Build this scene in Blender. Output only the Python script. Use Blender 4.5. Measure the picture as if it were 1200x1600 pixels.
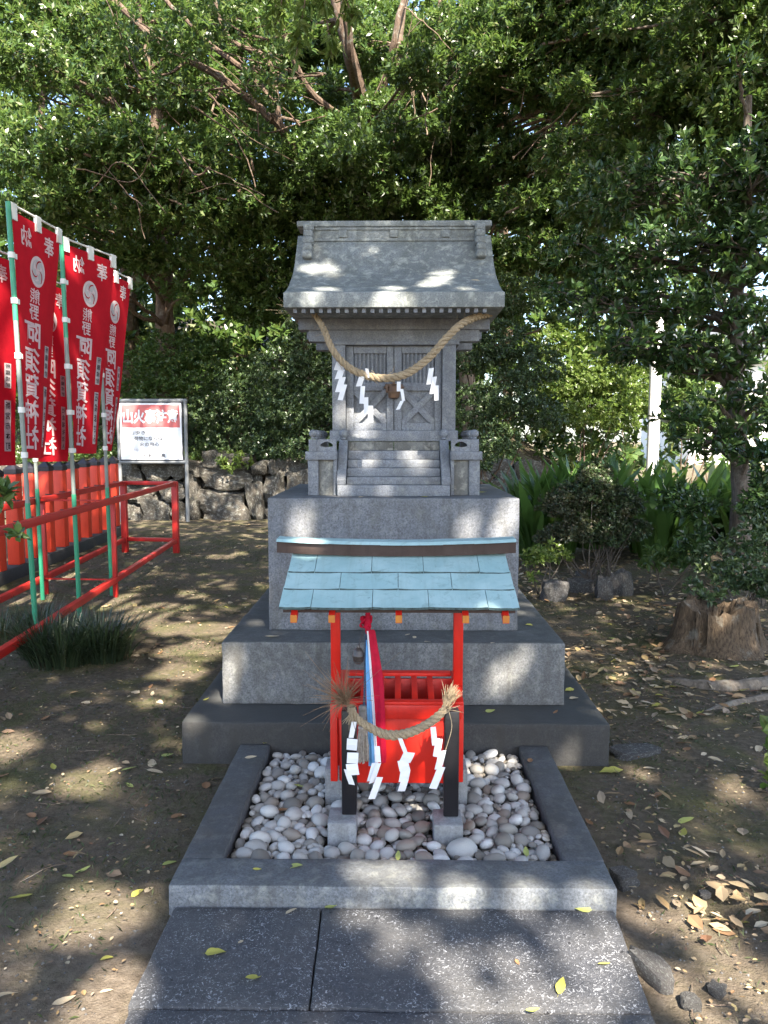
import bpy, bmesh, math, random
import numpy as np
from mathutils import Vector, Matrix, noise as mnoise

for _o in list(bpy.data.objects):
    bpy.data.objects.remove(_o)
SC = bpy.context.scene
COL = SC.collection
RNG = np.random.default_rng(7)
random.seed(7)
R = math.radians

# ------------------------------------------------------------------ camera
PITCH, YAW, EYE, FPX = R(5.33), R(0.86), 1.5, 1200.0
cam_d = bpy.data.cameras.new('camera')
cam = bpy.data.objects.new('camera', cam_d); COL.objects.link(cam)
cam.location = (0, 0, EYE)
cam.rotation_euler = (R(90) - PITCH, 0, YAW)
cam_d.sensor_fit = 'VERTICAL'; cam_d.sensor_height = 32.0; cam_d.sensor_width = 24.0
cam_d.lens = 32.0 * FPX / 1600.0
cam_d.clip_start = 0.05; cam_d.clip_end = 2000
SC.camera = cam

# ------------------------------------------------------------------ light
SUN_AZ, SUN_EL = 161.0, 50.0        # azimuth clockwise from +Y
SKY_STRENGTH, SUN_STRENGTH, EXPOSURE = 0.10, 4.5, 2.70
world = bpy.data.worlds.new('World'); SC.world = world; world.use_nodes = True
wn = world.node_tree.nodes; wl = world.node_tree.links
wn.clear()
sky = wn.new('ShaderNodeTexSky'); sky.sky_type = 'NISHITA'; sky.sun_disc = False
sky.sun_elevation = R(SUN_EL); sky.sun_rotation = R(SUN_AZ)
sky.air_density = 1.0; sky.dust_density = 1.5; sky.ozone_density = 1.0
bg = wn.new('ShaderNodeBackground'); bg.inputs['Strength'].default_value = SKY_STRENGTH
wo = wn.new('ShaderNodeOutputWorld')
wl.new(sky.outputs[0], bg.inputs[0]); wl.new(bg.outputs[0], wo.inputs[0])
SUNV = np.array([math.sin(R(SUN_AZ)) * math.cos(R(SUN_EL)), math.cos(R(SUN_AZ)) * math.cos(R(SUN_EL)), math.sin(R(SUN_EL))])
sun_d = bpy.data.lights.new('sun', 'SUN'); sun_d.energy = SUN_STRENGTH; sun_d.angle = R(0.53)
sun_d.color = (1.0, 0.91, 0.77)
sun = bpy.data.objects.new('sun', sun_d); COL.objects.link(sun)
sun.rotation_euler = Vector(SUNV.tolist()).to_track_quat('Z', 'Y').to_euler()
sun.location = (6, -6, 12)
SC.view_settings.view_transform = 'Standard'
try: SC.view_settings.look = 'None'
except Exception: pass
SC.view_settings.gamma = 1.0
SC.view_settings.use_curve_mapping = False
SC.view_settings.exposure = EXPOSURE
SC.render.engine = 'CYCLES'
SC.cycles.max_bounces = 6; SC.cycles.diffuse_bounces = 3; SC.cycles.glossy_bounces = 2
SC.cycles.transmission_bounces = 3; SC.cycles.transparent_max_bounces = 4
SC.cycles.sample_clamp_indirect = 4.0
SC.cycles.use_denoising = True
SC.cycles.use_adaptive_sampling = True

# ------------------------------------------------------------------ measuring from the photograph
_fw = np.array([-math.sin(YAW) * math.cos(PITCH), math.cos(YAW) * math.cos(PITCH), -math.sin(PITCH)])
_rt = np.array([math.cos(YAW), math.sin(YAW), 0.0]); _up = np.cross(_rt, _fw)
def _ray(px, py): return _fw + _rt * (px - 600) / FPX - _up * (py - 800) / FPX
def at(px, py, Y):
    r = _ray(px, py); return np.array([0, 0, EYE]) + r * (Y / r[1])
def gz(px, py, z=0.0):
    r = _ray(px, py); return np.array([0, 0, EYE]) + r * ((z - EYE) / r[2])

# ------------------------------------------------------------------ object helpers
def tag(o, label=None, cat=None, group=None, kind=None):
    if label: o['label'] = label
    if cat: o['category'] = cat
    if group: o['group'] = group
    if kind: o['kind'] = kind
    return o

def empty(name, loc, label=None, cat=None, group=None):
    o = bpy.data.objects.new(name, None); COL.objects.link(o)
    o.empty_display_size = 0.1
    o.location = tuple(float(v) for v in loc)
    return tag(o, label, cat, group)

def link(name, me, m=None, parent=None, loc=None):
    """link a mesh; geometry given in world coordinates is kept where it is under an unrotated parent"""
    o = bpy.data.objects.new(name, me); COL.objects.link(o)
    if m is not None:
        me.materials.clear()
        for mm in (m if isinstance(m, (list, tuple)) else [m]): me.materials.append(mm)
    if parent is not None:
        o.parent = parent
        base = Vector((0, 0, 0)); p = parent
        while p is not None:
            base += p.location; p = p.parent
        o.location = (Vector(loc) if loc is not None else Vector((0, 0, 0))) - base
    elif loc is not None:
        o.location = loc
    return o

def np_mesh(name, V, F, smooth=False):
    """V (n,3); F (m,k) equal-sided faces, or a list of lists"""
    me = bpy.data.meshes.new(name)
    V = np.asarray(V, dtype=np.float32)
    if isinstance(F, np.ndarray):
        m, k = F.shape
        me.vertices.add(len(V)); me.vertices.foreach_set('co', V.ravel())
        me.loops.add(m * k); me.loops.foreach_set('vertex_index', F.astype(np.int32).ravel())
        me.polygons.add(m)
        me.polygons.foreach_set('loop_start', np.arange(0, m * k, k, dtype=np.int32))
        me.polygons.foreach_set('loop_total', np.full(m, k, dtype=np.int32))
        if smooth: me.polygons.foreach_set('use_smooth', np.ones(m, dtype=bool))
        me.update(calc_edges=True); me.validate()
    else:
        me.from_pydata([tuple(map(float, v)) for v in V], [], [list(f) for f in F])
        if smooth:
            for p in me.polygons: p.use_smooth = True
        me.update()
    return me

class MB:
    def __init__(s): s.V = []; s.F = []
    def add(s, V, F):
        n = len(s.V); s.V += [tuple(map(float, v)) for v in V]; s.F += [[i + n for i in f] for f in F]; return s
    def box(s, x0, x1, y0, y1, z0, z1):
        V = [(x0, y0, z0), (x1, y0, z0), (x1, y1, z0), (x0, y1, z0), (x0, y0, z1), (x1, y0, z1), (x1, y1, z1), (x0, y1, z1)]
        return s.add(V, [(3, 2, 1, 0), (4, 5, 6, 7), (0, 1, 5, 4), (1, 2, 6, 5), (2, 3, 7, 6), (3, 0, 4, 7)])
    def bar(s, a, b, w, h, up=(0, 0, 1)):
        a = Vector(a); b = Vector(b); d = (b - a).normalized(); u = Vector(up)
        sx = d.cross(u).normalized(); u = sx.cross(d)
        V = []
        for p in (a, b):
            for i, j in ((-1, -1), (1, -1), (1, 1), (-1, 1)): V.append(p + sx * (w / 2 * i) + u * (h / 2 * j))
        return s.add(V, [(0, 1, 2, 3), (7, 6, 5, 4), (0, 4, 5, 1), (1, 5, 6, 2), (2, 6, 7, 3), (3, 7, 4, 0)])
    def tube(s, pts, rad, seg=8, cap=True):
        V, F = tube_vf(pts, rad, seg, cap); return s.add(V, F)
    def build(s, name, m, parent=None, bevel=0.0, smooth=False, seg=2, rough=0.0):
        me = bpy.data.meshes.new(name); me.from_pydata(s.V, [], s.F); me.update()
        bm = bmesh.new(); bm.from_mesh(me)
        bmesh.ops.recalc_face_normals(bm, faces=bm.faces)
        if rough > 0:
            L = max((e.calc_length() for e in bm.edges), default=0)
            while True:
                es = [e for e in bm.edges if e.calc_length() > 0.05]
                if not es or len(bm.edges) > 40000: break
                bmesh.ops.subdivide_edges(bm, edges=es, cuts=1, use_grid_fill=True)
        if bevel > 0:
            es = [e for e in bm.edges if len(e.link_faces) == 2 and e.calc_face_angle(0) > 0.5]
            bmesh.ops.bevel(bm, geom=es, offset=bevel, segments=seg, affect='EDGES', profile=0.5, clamp_overlap=True)
        if rough > 0:
            for v in bm.verts:
                n = mnoise.noise_vector(v.co * 9.0) * rough + mnoise.noise_vector(v.co * 31.0) * rough * 0.6
                v.co += n
        bm.to_mesh(me); bm.free()
        if smooth or bevel > 0:
            for p in me.polygons: p.use_smooth = True
            if hasattr(me, 'set_sharp_from_angle'): me.set_sharp_from_angle(angle=R(40))
        return link(name, me, m, parent)

def tube_vf(pts, rad, seg=8, cap=True):
    P = np.array([tuple(p) for p in pts], float); n = len(P)
    rad = np.full(n, rad, float) if np.isscalar(rad) else np.array(rad, float)
    T = np.gradient(P, axis=0); T /= np.linalg.norm(T, axis=1)[:, None] + 1e-12
    u = np.array([0.31, 0.17, 0.94]); u = u - T[0] * (u @ T[0]); u /= np.linalg.norm(u)
    V = []
    a = np.linspace(0, 2 * np.pi, seg, endpoint=False)
    for i in range(n):
        u = u - T[i] * (u @ T[i]); u /= np.linalg.norm(u) + 1e-12
        w = np.cross(T[i], u)
        V.append(P[i] + rad[i] * (np.cos(a)[:, None] * u + np.sin(a)[:, None] * w))
    V = np.concatenate(V); F = []
    for i in range(n - 1):
        for j in range(seg):
            k = (j + 1) % seg
            F.append((i * seg + j, i * seg + k, (i + 1) * seg + k, (i + 1) * seg + j))
    if cap:
        F.append(tuple(range(seg))[::-1]); F.append(tuple((n - 1) * seg + j for j in range(seg)))
    return V, F

def catmull(pts, n=8):
    P = [np.array(p, float) for p in pts]; P = [2 * P[0] - P[1]] + P + [2 * P[-1] - P[-2]]
    out = []
    for i in range(1, len(P) - 2):
        for t in np.linspace(0, 1, n, endpoint=False):
            a, b, c, d = P[i - 1:i + 3]
            out.append(0.5 * ((2 * b) + (c - a) * t + (2 * a - 5 * b + 4 * c - d) * t * t + (-a + 3 * b - 3 * c + d) * t ** 3))
    out.append(P[-2]); return np.array(out)

def lathe_vf(prof, seg, c):
    """prof [(r,z)], around vertical axis at c"""
    V = []; F = []
    for r, z in prof:
        for j in range(seg):
            a = 2 * math.pi * j / seg; V.append((c[0] + r * math.cos(a), c[1] + r * math.sin(a), c[2] + z))
    for i in range(len(prof) - 1):
        for j in range(seg):
            k = (j + 1) % seg; F.append((i * seg + j, i * seg + k, (i + 1) * seg + k, (i + 1) * seg + j))
    F.append(tuple(range(seg))[::-1]); F.append(tuple((len(prof) - 1) * seg + j for j in range(seg)))
    return V, F

def prism_yz(poly, x0, x1):
    n = len(poly); V = [(x0, y, z) for y, z in poly] + [(x1, y, z) for y, z in poly]
    F = [tuple(range(n)), tuple(range(2 * n - 1, n - 1, -1))] + [(i, n + i, n + (i + 1) % n, (i + 1) % n) for i in range(n)]
    return V, F

def copy_tree(o, parent=None):
    c = o.copy(); COL.objects.link(c)
    if parent is not None: c.parent = parent
    for ch in list(o.children): copy_tree(ch, c)
    return c

# ------------------------------------------------------------------ materials
class G:
    def __init__(s, name):
        s.m = bpy.data.materials.new(name); s.m.use_nodes = True
        s.t = s.m.node_tree; s.t.nodes.clear()
        s.out = s.n('ShaderNodeOutputMaterial')
    def n(s, typ, **kw):
        nd = s.t.nodes.new(typ)
        for k, v in kw.items(): setattr(nd, k, v)
        return nd
    def l(s, a, b): s.t.links.new(a, b)
    def coord(s, kind='Object'): return s.n('ShaderNodeTexCoord').outputs[kind]
    def noise(s, scale, detail=4, rough=0.55, dist=0.0, co=None):
        nd = s.n('ShaderNodeTexNoise'); nd.inputs['Scale'].default_value = scale; nd.inputs['Detail'].default_value = detail
        nd.inputs['Roughness'].default_value = rough; nd.inputs['Distortion'].default_value = dist
        s.l(co if co is not None else s.coord(), nd.inputs['Vector']); return nd.outputs['Fac']
    def voro(s, scale, feature='F1', co=None, out='Distance', rand=1.0):
        nd = s.n('ShaderNodeTexVoronoi'); nd.feature = feature; nd.inputs['Scale'].default_value = scale
        nd.inputs['Randomness'].default_value = rand
        s.l(co if co is not None else s.coord(), nd.inputs['Vector']); return nd.outputs[out]
    def ramp(s, fac, stops, interp='LINEAR'):
        nd = s.n('ShaderNodeValToRGB'); nd.color_ramp.interpolation = interp
        e = nd.color_ramp.elements
        while len(e) < len(stops): e.new(0.5)
        for el, (p, c) in zip(e, stops):
            el.position = p; el.color = (c, c, c, 1) if np.isscalar(c) else (c[0], c[1], c[2], 1)
        s.l(fac, nd.inputs['Fac']); return nd.outputs['Color']
    def mix(s, fac, a, b, blend='MIX'):
        nd = s.n('ShaderNodeMix'); nd.data_type = 'RGBA'; nd.blend_type = blend
        for sock, v in ((nd.inputs[0], fac), (nd.inputs[6], a), (nd.inputs[7], b)):
            if isinstance(v, bpy.types.NodeSocket): s.l(v, sock)
            elif np.isscalar(v): sock.default_value = v if sock == nd.inputs[0] else (v, v, v, 1)
            else: sock.default_value = (v[0], v[1], v[2], 1)
        return nd.outputs[2]
    def math(s, op, a, b=0.0):
        nd = s.n('ShaderNodeMath'); nd.operation = op
        for sock, v in zip(nd.inputs, (a, b)):
            if isinstance(v, bpy.types.NodeSocket): s.l(v, sock)
            else: sock.default_value = v
        return nd.outputs[0]
    def bump(s, h, strength=0.3, dist=0.01):
        nd = s.n('ShaderNodeBump'); nd.inputs['Strength'].default_value = strength; nd.inputs['Distance'].default_value = dist
        s.l(h, nd.inputs['Height']); return nd.outputs['Normal']
    def bsdf(s, color, rough=0.7, normal=None, spec=0.4, metal=0.0, finish=True):
        b = s.n('ShaderNodeBsdfPrincipled')
        for key, v in (('Base Color', color), ('Roughness', rough)):
            if isinstance(v, bpy.types.NodeSocket): s.l(v, b.inputs[key])
            elif np.isscalar(v): b.inputs[key].default_value = v if key == 'Roughness' else (v, v, v, 1)
            else: b.inputs[key].default_value = (v[0], v[1], v[2], 1)
        b.inputs['Specular IOR Level'].default_value = spec; b.inputs['Metallic'].default_value = metal
        if normal is not None: s.l(normal, b.inputs['Normal'])
        if finish: s.l(b.outputs[0], s.out.inputs[0])
        return b.outputs[0]
    def translucent(s, shader, color, fac):
        t = s.n('ShaderNodeBsdfTranslucent')
        if isinstance(color, bpy.types.NodeSocket): s.l(color, t.inputs[0])
        else: t.inputs[0].default_value = (*color, 1)
        mx = s.n('ShaderNodeMixShader'); mx.inputs[0].default_value = fac
        s.l(shader, mx.inputs[1]); s.l(t.outputs[0], mx.inputs[2]); s.l(mx.outputs[0], s.out.inputs[0])
    def nz(s):
        g = s.n('ShaderNodeNewGeometry'); x = s.n('ShaderNodeSeparateXYZ'); s.l(g.outputs['Normal'], x.inputs[0]); return x.outputs[2]
    def island(s): return s.n('ShaderNodeNewGeometry').outputs['Random Per Island']
    def orand(s): return s.n('ShaderNodeObjectInfo').outputs['Random']

def granite(name, base, contrast=0.35, stain=0.5, lichen=0.25, scale=170, top_dirt_graze=0.0, stain_col=(0.07, 0.065, 0.055), lichen_col=(0.42, 0.43, 0.38), rough=0.75):
    g = G(name)
    sp = g.noise(scale, 3, 0.75)
    lo = [c * (1 - contrast) for c in base]; hi = [min(1, c * (1 + contrast)) for c in base]
    c = g.ramp(sp, [(0.32, lo), (0.5, base), (0.68, hi)])
    fl = g.voro(scale * 0.9)
    c = g.mix(g.ramp(fl, [(0.10, 0.55), (0.2, 0.0)]), c, [x * 0.45 for x in base])
    st = g.noise(4.5, 7, 0.65, 0.6)
    c = g.mix(g.ramp(st, [(0.42, 0.0), (0.72, stain)]), c, stain_col)
    mp = g.n('ShaderNodeMapping'); mp.inputs['Scale'].default_value = (14, 14, 1.6); g.l(g.coord(), mp.inputs['Vector'])
    drip = g.noise(1.0, 5, 0.6, 0.3, mp.outputs[0])
    c = g.mix(g.ramp(drip, [(0.46, 0.0), (0.70, min(0.95, stain * 1.1))]), c, stain_col)
    bl = g.noise(1.7, 4, 0.6, 0.4); c = g.mix(g.ramp(bl, [(0.35, 0.30), (0.62, 0.0)]), c, [x * 0.55 for x in base])
    li = g.noise(22, 5, 0.7, 0.4)
    c = g.mix(g.ramp(li, [(0.50, 0.0), (0.66, lichen)]), c, lichen_col)
    dk = g.noise(38, 4, 0.6, 0.2)
    c = g.mix(g.ramp(dk, [(0.62, 0.0), (0.70, 0.5 * stain)]), c, (0.04, 0.04, 0.04))
    if top_dirt_graze > 0:  # upward faces darker: dirt and wet, plus grazing-light tone put into the colour
        tm = g.ramp(g.nz(), [(0.75, 0.0), (0.95, top_dirt_graze)])
        tn = g.noise(7, 6, 0.7)
        c = g.mix(g.math('MULTIPLY', tm, g.ramp(tn, [(0.25, 0.55), (0.6, 1.0)])), c, (0.05, 0.052, 0.05))
    h = g.math('ADD', g.math('MULTIPLY', sp, 0.5), g.math('MULTIPLY', g.noise(45, 5, 0.6), 0.7))
    g.bsdf(c, rough, g.bump(h, 0.35, 0.006), 0.35)
    return g.m

M = {}
M['granite'] = granite('shrine granite', (0.185, 0.197, 0.222), 0.45, 0.35, 0.22, 150)
M['granite_roof'] = granite('lichen roof granite', (0.19, 0.207, 0.215), 0.45, 0.45, 0.55, 140, 0.0, (0.10, 0.105, 0.085), (0.44, 0.46, 0.42))
M['granite_panel'] = granite('mottled panel granite', (0.20, 0.20, 0.19), 0.3, 0.9, 0.9, 150, 0.0, (0.07, 0.065, 0.055), (0.33, 0.32, 0.28))
M['granite_block'] = granite('plinth block granite', (0.160, 0.168, 0.187), 0.5, 0.5, 0.12, 120, 0.35)
M['granite_mid'] = granite('weathered plinth granite', (0.145, 0.148, 0.152), 0.45, 0.6, 0.2, 120, 0.7)
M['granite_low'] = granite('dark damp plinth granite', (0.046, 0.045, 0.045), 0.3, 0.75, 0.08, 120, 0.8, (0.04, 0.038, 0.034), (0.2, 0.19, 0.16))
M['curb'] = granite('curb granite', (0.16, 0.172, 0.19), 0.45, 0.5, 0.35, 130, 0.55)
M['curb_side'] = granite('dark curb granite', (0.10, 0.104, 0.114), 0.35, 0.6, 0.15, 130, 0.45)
M['footing'] = granite('concrete footing', (0.25, 0.255, 0.265), 0.25, 0.45, 0.2, 110)

def slab_mat():
    g = G('dark bush hammered paving')
    base = g.ramp(g.noise(60, 4, 0.7), [(0.3, (0.030, 0.032, 0.038)), (0.7, (0.066, 0.068, 0.077))])
    base = g.mix(g.ramp(g.noise(3.0, 6, 0.6), [(0.4, 0.0), (0.75, 0.6)]), base, (0.10, 0.095, 0.088))
    dist = g.noise(75, 3, 0.6, 2.2)
    a = g.ramp(dist, [(0.585, 0.0), (0.635, 1.0)])
    b = g.ramp(g.noise(9, 3, 0.6), [(0.35, 0.25), (0.6, 1.0)])
    f = g.math('MULTIPLY', a, b)
    c = g.mix(g.math('MULTIPLY', f, 0.72), base, (0.42, 0.43, 0.46))
    pit = g.ramp(g.noise(42, 2, 0.5), [(0.70, 0.0), (0.75, 1.0)])
    c = g.mix(pit, c, (0.012, 0.012, 0.014))
    h = g.math('ADD', g.math('MULTIPLY', dist, 1.0), g.math('MULTIPLY', g.noise(150, 3, 0.6), 0.4))
    g.bsdf(c, 0.62, g.bump(h, 0.7, 0.008), 0.45)
    return g.m
M['slab'] = slab_mat()

def ground_mat():
    g = G('woodland soil')
    co = g.coord()
    s1 = g.noise(1.7, 8, 0.65, 0.3)
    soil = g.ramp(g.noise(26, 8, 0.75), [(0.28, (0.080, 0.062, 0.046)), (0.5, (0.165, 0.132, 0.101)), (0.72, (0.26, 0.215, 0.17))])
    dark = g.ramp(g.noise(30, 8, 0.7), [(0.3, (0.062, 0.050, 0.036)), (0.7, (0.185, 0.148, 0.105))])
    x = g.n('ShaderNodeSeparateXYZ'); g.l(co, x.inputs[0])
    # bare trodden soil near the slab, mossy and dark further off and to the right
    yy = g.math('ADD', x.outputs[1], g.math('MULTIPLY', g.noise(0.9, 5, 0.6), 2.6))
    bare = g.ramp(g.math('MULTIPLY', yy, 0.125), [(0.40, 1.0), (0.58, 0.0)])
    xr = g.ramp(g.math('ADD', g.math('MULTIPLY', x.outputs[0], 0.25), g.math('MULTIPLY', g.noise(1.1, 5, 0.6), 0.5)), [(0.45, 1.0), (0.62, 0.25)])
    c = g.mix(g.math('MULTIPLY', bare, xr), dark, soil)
    moss = g.ramp(g.noise(70, 5, 0.7), [(0.3, (0.042, 0.048, 0.018)), (0.7, (0.145, 0.145, 0.058))])
    mm = g.math('MULTIPLY', g.ramp(g.noise(2.6, 7, 0.7, 0.5), [(0.46, 0.0), (0.62, 0.75)]), g.ramp(bare, [(0.0, 1.0), (1.0, 0.3)]))
    c = g.mix(mm, c, moss)
    gr = g.voro(140)
    gm = g.ramp(gr, [(0.10, 0.75), (0.22, 0.0)])
    gmask = g.ramp(g.noise(5, 4, 0.6), [(0.45, 0.0), (0.65, 0.55)])
    c = g.mix(g.math('MULTIPLY', gm, gmask), c, (0.26, 0.235, 0.20))
    h = g.math('ADD', g.noise(20, 9, 0.72), g.math('MULTIPLY', g.noise(160, 4, 0.7), 0.35))
    g.bsdf(c, 0.95, g.bump(h, 0.9, 0.03), 0.15)
    return g.m
M['ground'] = ground_mat()

def leaf_mat(name, cols, rough=0.35, trans=0.28, tcol=(0.17, 0.28, 0.05), spec=0.5, bump=False):
    g = G(name); r = g.island()
    n = len(cols); c = g.ramp(r, [(i / max(1, n - 1), k) for i, k in enumerate(cols)])
    sh = g.bsdf(c, rough, None, spec, finish=False)
    tc = g.mix(0.5, c, tcol)
    g.translucent(sh, tc, trans)
    return g.m
DARK = [(0.034, 0.062, 0.018), (0.054, 0.096, 0.025), (0.044, 0.082, 0.026), (0.076, 0.122, 0.031), (0.060, 0.108, 0.026), (0.115, 0.148, 0.038)]
MID = [(0.036, 0.074, 0.022), (0.056, 0.106, 0.028), (0.078, 0.128, 0.034), (0.046, 0.090, 0.024), (0.105, 0.148, 0.040), (0.125, 0.138, 0.045)]
LITE = [(0.075, 0.125, 0.025), (0.12, 0.175, 0.038), (0.10, 0.15, 0.03), (0.16, 0.19, 0.05)]
M['leaf_dark'] = leaf_mat('dark evergreen leaf', DARK, 0.30, 0.26)
M['leaf_mid'] = leaf_mat('green leaf', MID, 0.34, 0.36)
M['leaf_shade'] = leaf_mat('thick canopy leaf', DARK, 0.35, 0.12)
M['leaf_lite'] = leaf_mat('light green leaf', LITE, 0.38, 0.42)
M['leaf_glossy'] = leaf_mat('glossy camellia leaf', [(0.018, 0.038, 0.016), (0.030, 0.060, 0.022), (0.040, 0.080, 0.024), (0.060, 0.105, 0.030)], 0.24, 0.2)
M['leaf_shrub'] = leaf_mat('small shrub leaf', [(0.028, 0.050, 0.024), (0.042, 0.072, 0.030), (0.058, 0.092, 0.036), (0.085, 0.118, 0.042)], 0.35, 0.15)
M['leaf_azalea'] = leaf_mat('browning azalea leaf', [(0.024, 0.038, 0.018), (0.045, 0.056, 0.026), (0.060, 0.055, 0.030), (0.036, 0.052, 0.024), (0.052, 0.066, 0.030), (0.085, 0.055, 0.03)], 0.5, 0.15)
M['blade'] = leaf_mat('broad blade leaf', [(0.030, 0.066, 0.018), (0.050, 0.105, 0.024), (0.080, 0.150, 0.030), (0.040, 0.085, 0.020)], 0.28, 0.32)
M['grass'] = leaf_mat('grass blade', [(0.020, 0.032, 0.012), (0.035, 0.050, 0.016), (0.055, 0.070, 0.022), (0.09, 0.085, 0.04)], 0.6, 0.15)
M['tuft'] = leaf_mat('mondo grass blade', [(0.012, 0.022, 0.012), (0.022, 0.036, 0.018), (0.035, 0.050, 0.022)], 0.42, 0.1)
M['litter'] = leaf_mat('dry leaf litter', [(0.16, 0.10, 0.055), (0.30, 0.22, 0.13), (0.42, 0.34, 0.22), (0.24, 0.14, 0.08), (0.38, 0.30, 0.14), (0.14, 0.07, 0.04), (0.48, 0.41, 0.30)], 0.7, 0.15, (0.4, 0.25, 0.1), 0.3)

def fallen_mat(name, a, b):
    g = G(name)
    c = g.mix(g.ramp(g.noise(40, 5, 0.65), [(0.35, 0.0), (0.65, 1.0)]), a, b)
    c = g.mix(g.ramp(g.noise(130, 3, 0.6), [(0.60, 0.0), (0.68, 0.6)]), c, (0.10, 0.055, 0.03))
    sh = g.bsdf(c, 0.55, None, 0.35, finish=False)
    g.translucent(sh, c, 0.18); return g.m
M['fall_yellow'] = fallen_mat('yellow fallen leaf', (0.48, 0.42, 0.09), (0.36, 0.36, 0.09))
M['fall_green'] = fallen_mat('yellow green fallen leaf', (0.30, 0.36, 0.10), (0.42, 0.42, 0.14))
M['fall_tan'] = fallen_mat('tan fallen leaf', (0.44, 0.34, 0.22), (0.54, 0.46, 0.33))
M['fall_brown'] = fallen_mat('brown fallen leaf', (0.20, 0.105, 0.055), (0.30, 0.17, 0.085))

def bark(name, a, b, sx=9):
    g = G(name)
    mp = g.n('ShaderNodeMapping'); mp.inputs['Scale'].default_value = (sx, sx, sx * 0.25); g.l(g.coord(), mp.inputs['Vector'])
    n1 = g.noise(3.0, 7, 0.65, 0.5, mp.outputs[0])
    c = g.ramp(n1, [(0.3, a), (0.7, b)])
    c = g.mix(g.ramp(g.noise(7, 5, 0.7), [(0.56, 0.0), (0.68, 0.55)]), c, (0.26, 0.25, 0.21))
    g.bsdf(c, 0.9, g.bump(n1, 0.7, 0.03), 0.2); return g.m
M['bark'] = bark('brown bark', (0.045, 0.030, 0.022), (0.15, 0.105, 0.075))
M['bark_pale'] = bark('pale brown limb bark', (0.09, 0.062, 0.045), (0.26, 0.195, 0.145))
M['bark_grey'] = bark('grey brown bark', (0.06, 0.048, 0.040), (0.17, 0.14, 0.115))
M['stump'] = bark('rotting stump wood', (0.034, 0.024, 0.017), (0.16, 0.115, 0.075), 26)
M['root'] = bark('exposed root bark', (0.11, 0.09, 0.07), (0.24, 0.20, 0.16), 12)

def painted(name, c1, wear=0.25, wear_col=(0.25, 0.05, 0.03), rough=0.45, spec=0.4, bumps=0.15):
    g = G(name)
    c = g.mix(g.ramp(g.noise(7, 6, 0.7, 0.3), [(0.4, 0.0), (0.75, wear)]), c1, wear_col)
    mp = g.n('ShaderNodeMapping'); mp.inputs['Scale'].default_value = (60, 60, 5); g.l(g.coord(), mp.inputs['Vector'])
    gr_ = g.noise(1.0, 4, 0.6, 0.5, mp.outputs[0]); c = g.mix(g.ramp(gr_, [(0.5, 0.0), (0.75, wear * 0.8)]), c, [x * 0.55 for x in c1])
    sc = g.ramp(g.noise(90, 4, 0.7), [(0.66, 0.0), (0.72, wear)])
    c = g.mix(sc, c, [min(1, x * 0.5 + 0.06) for x in c1])
    g.bsdf(c, rough, g.bump(g.noise(55, 5, 0.65), bumps, 0.004), spec); return g.m
M['red_box'] = painted('vermilion paint', (0.62, 0.020, 0.010), 0.35, (0.36, 0.012, 0.008), 0.42)
M['red_picket'] = painted('orange red picket paint', (0.62, 0.045, 0.015), 0.35, (0.42, 0.03, 0.012), 0.5)
M['red_rail'] = painted('red oxide rail paint', (0.44, 0.018, 0.014), 0.5, (0.22, 0.02, 0.014), 0.45)
M['black_paint'] = painted('black lacquered wood', (0.010, 0.009, 0.011), 0.15, (0.05, 0.045, 0.045), 0.35)
M['cap_black'] = painted('picket cap black', (0.018, 0.016, 0.022), 0.2, (0.06, 0.05, 0.05), 0.5)
M['orange'] = painted('orange rafter tip', (0.46, 0.17, 0.02), 0.6, (0.34, 0.05, 0.015), 0.5)
M['green_pole'] = painted('green steel pole', (0.030, 0.26, 0.14), 0.3, (0.10, 0.20, 0.13), 0.32)
M['grey_pole'] = painted('bare steel pole', (0.20, 0.23, 0.21), 0.4, (0.12, 0.13, 0.12), 0.35)
M['white_plastic'] = painted('white plastic', (0.72, 0.71, 0.68), 0.2, (0.5, 0.49, 0.45), 0.45)
M['sign_frame'] = painted('grey painted steel', (0.17, 0.18, 0.19), 0.5, (0.10, 0.09, 0.08), 0.5)
M['dark_wood'] = painted('dark weathered wood', (0.055, 0.036, 0.030), 0.5, (0.10, 0.075, 0.065), 0.75, 0.2, 0.4)
M['lock'] = painted('rusty brown lock', (0.13, 0.075, 0.045), 0.6, (0.05, 0.025, 0.016), 0.5)
M['bronze'] = painted('old bronze', (0.055, 0.042, 0.036), 0.5, (0.03, 0.024, 0.022), 0.38, 0.6)
M['white_pole'] = painted('white painted pole', (0.78, 0.77, 0.74), 0.15, (0.6, 0.58, 0.55), 0.5)
M['wall_white'] = painted('white plaster', (0.78, 0.78, 0.76), 0.1, (0.6, 0.6, 0.58), 0.8)
M['tile_dark'] = painted('dark roof tile', (0.09, 0.095, 0.10), 0.3, (0.05, 0.05, 0.05), 0.6)
M['glass_dark'] = painted('window glass', (0.05, 0.06, 0.07), 0.0, (0.05, 0.06, 0.07), 0.1, 0.6, 0.0)
M['yard'] = painted('pale dry gravel', (0.42, 0.38, 0.30), 0.5, (0.22, 0.20, 0.12), 0.95)
M['asphalt'] = painted('asphalt', (0.055, 0.055, 0.055), 0.4, (0.08, 0.08, 0.075), 0.9)

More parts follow.
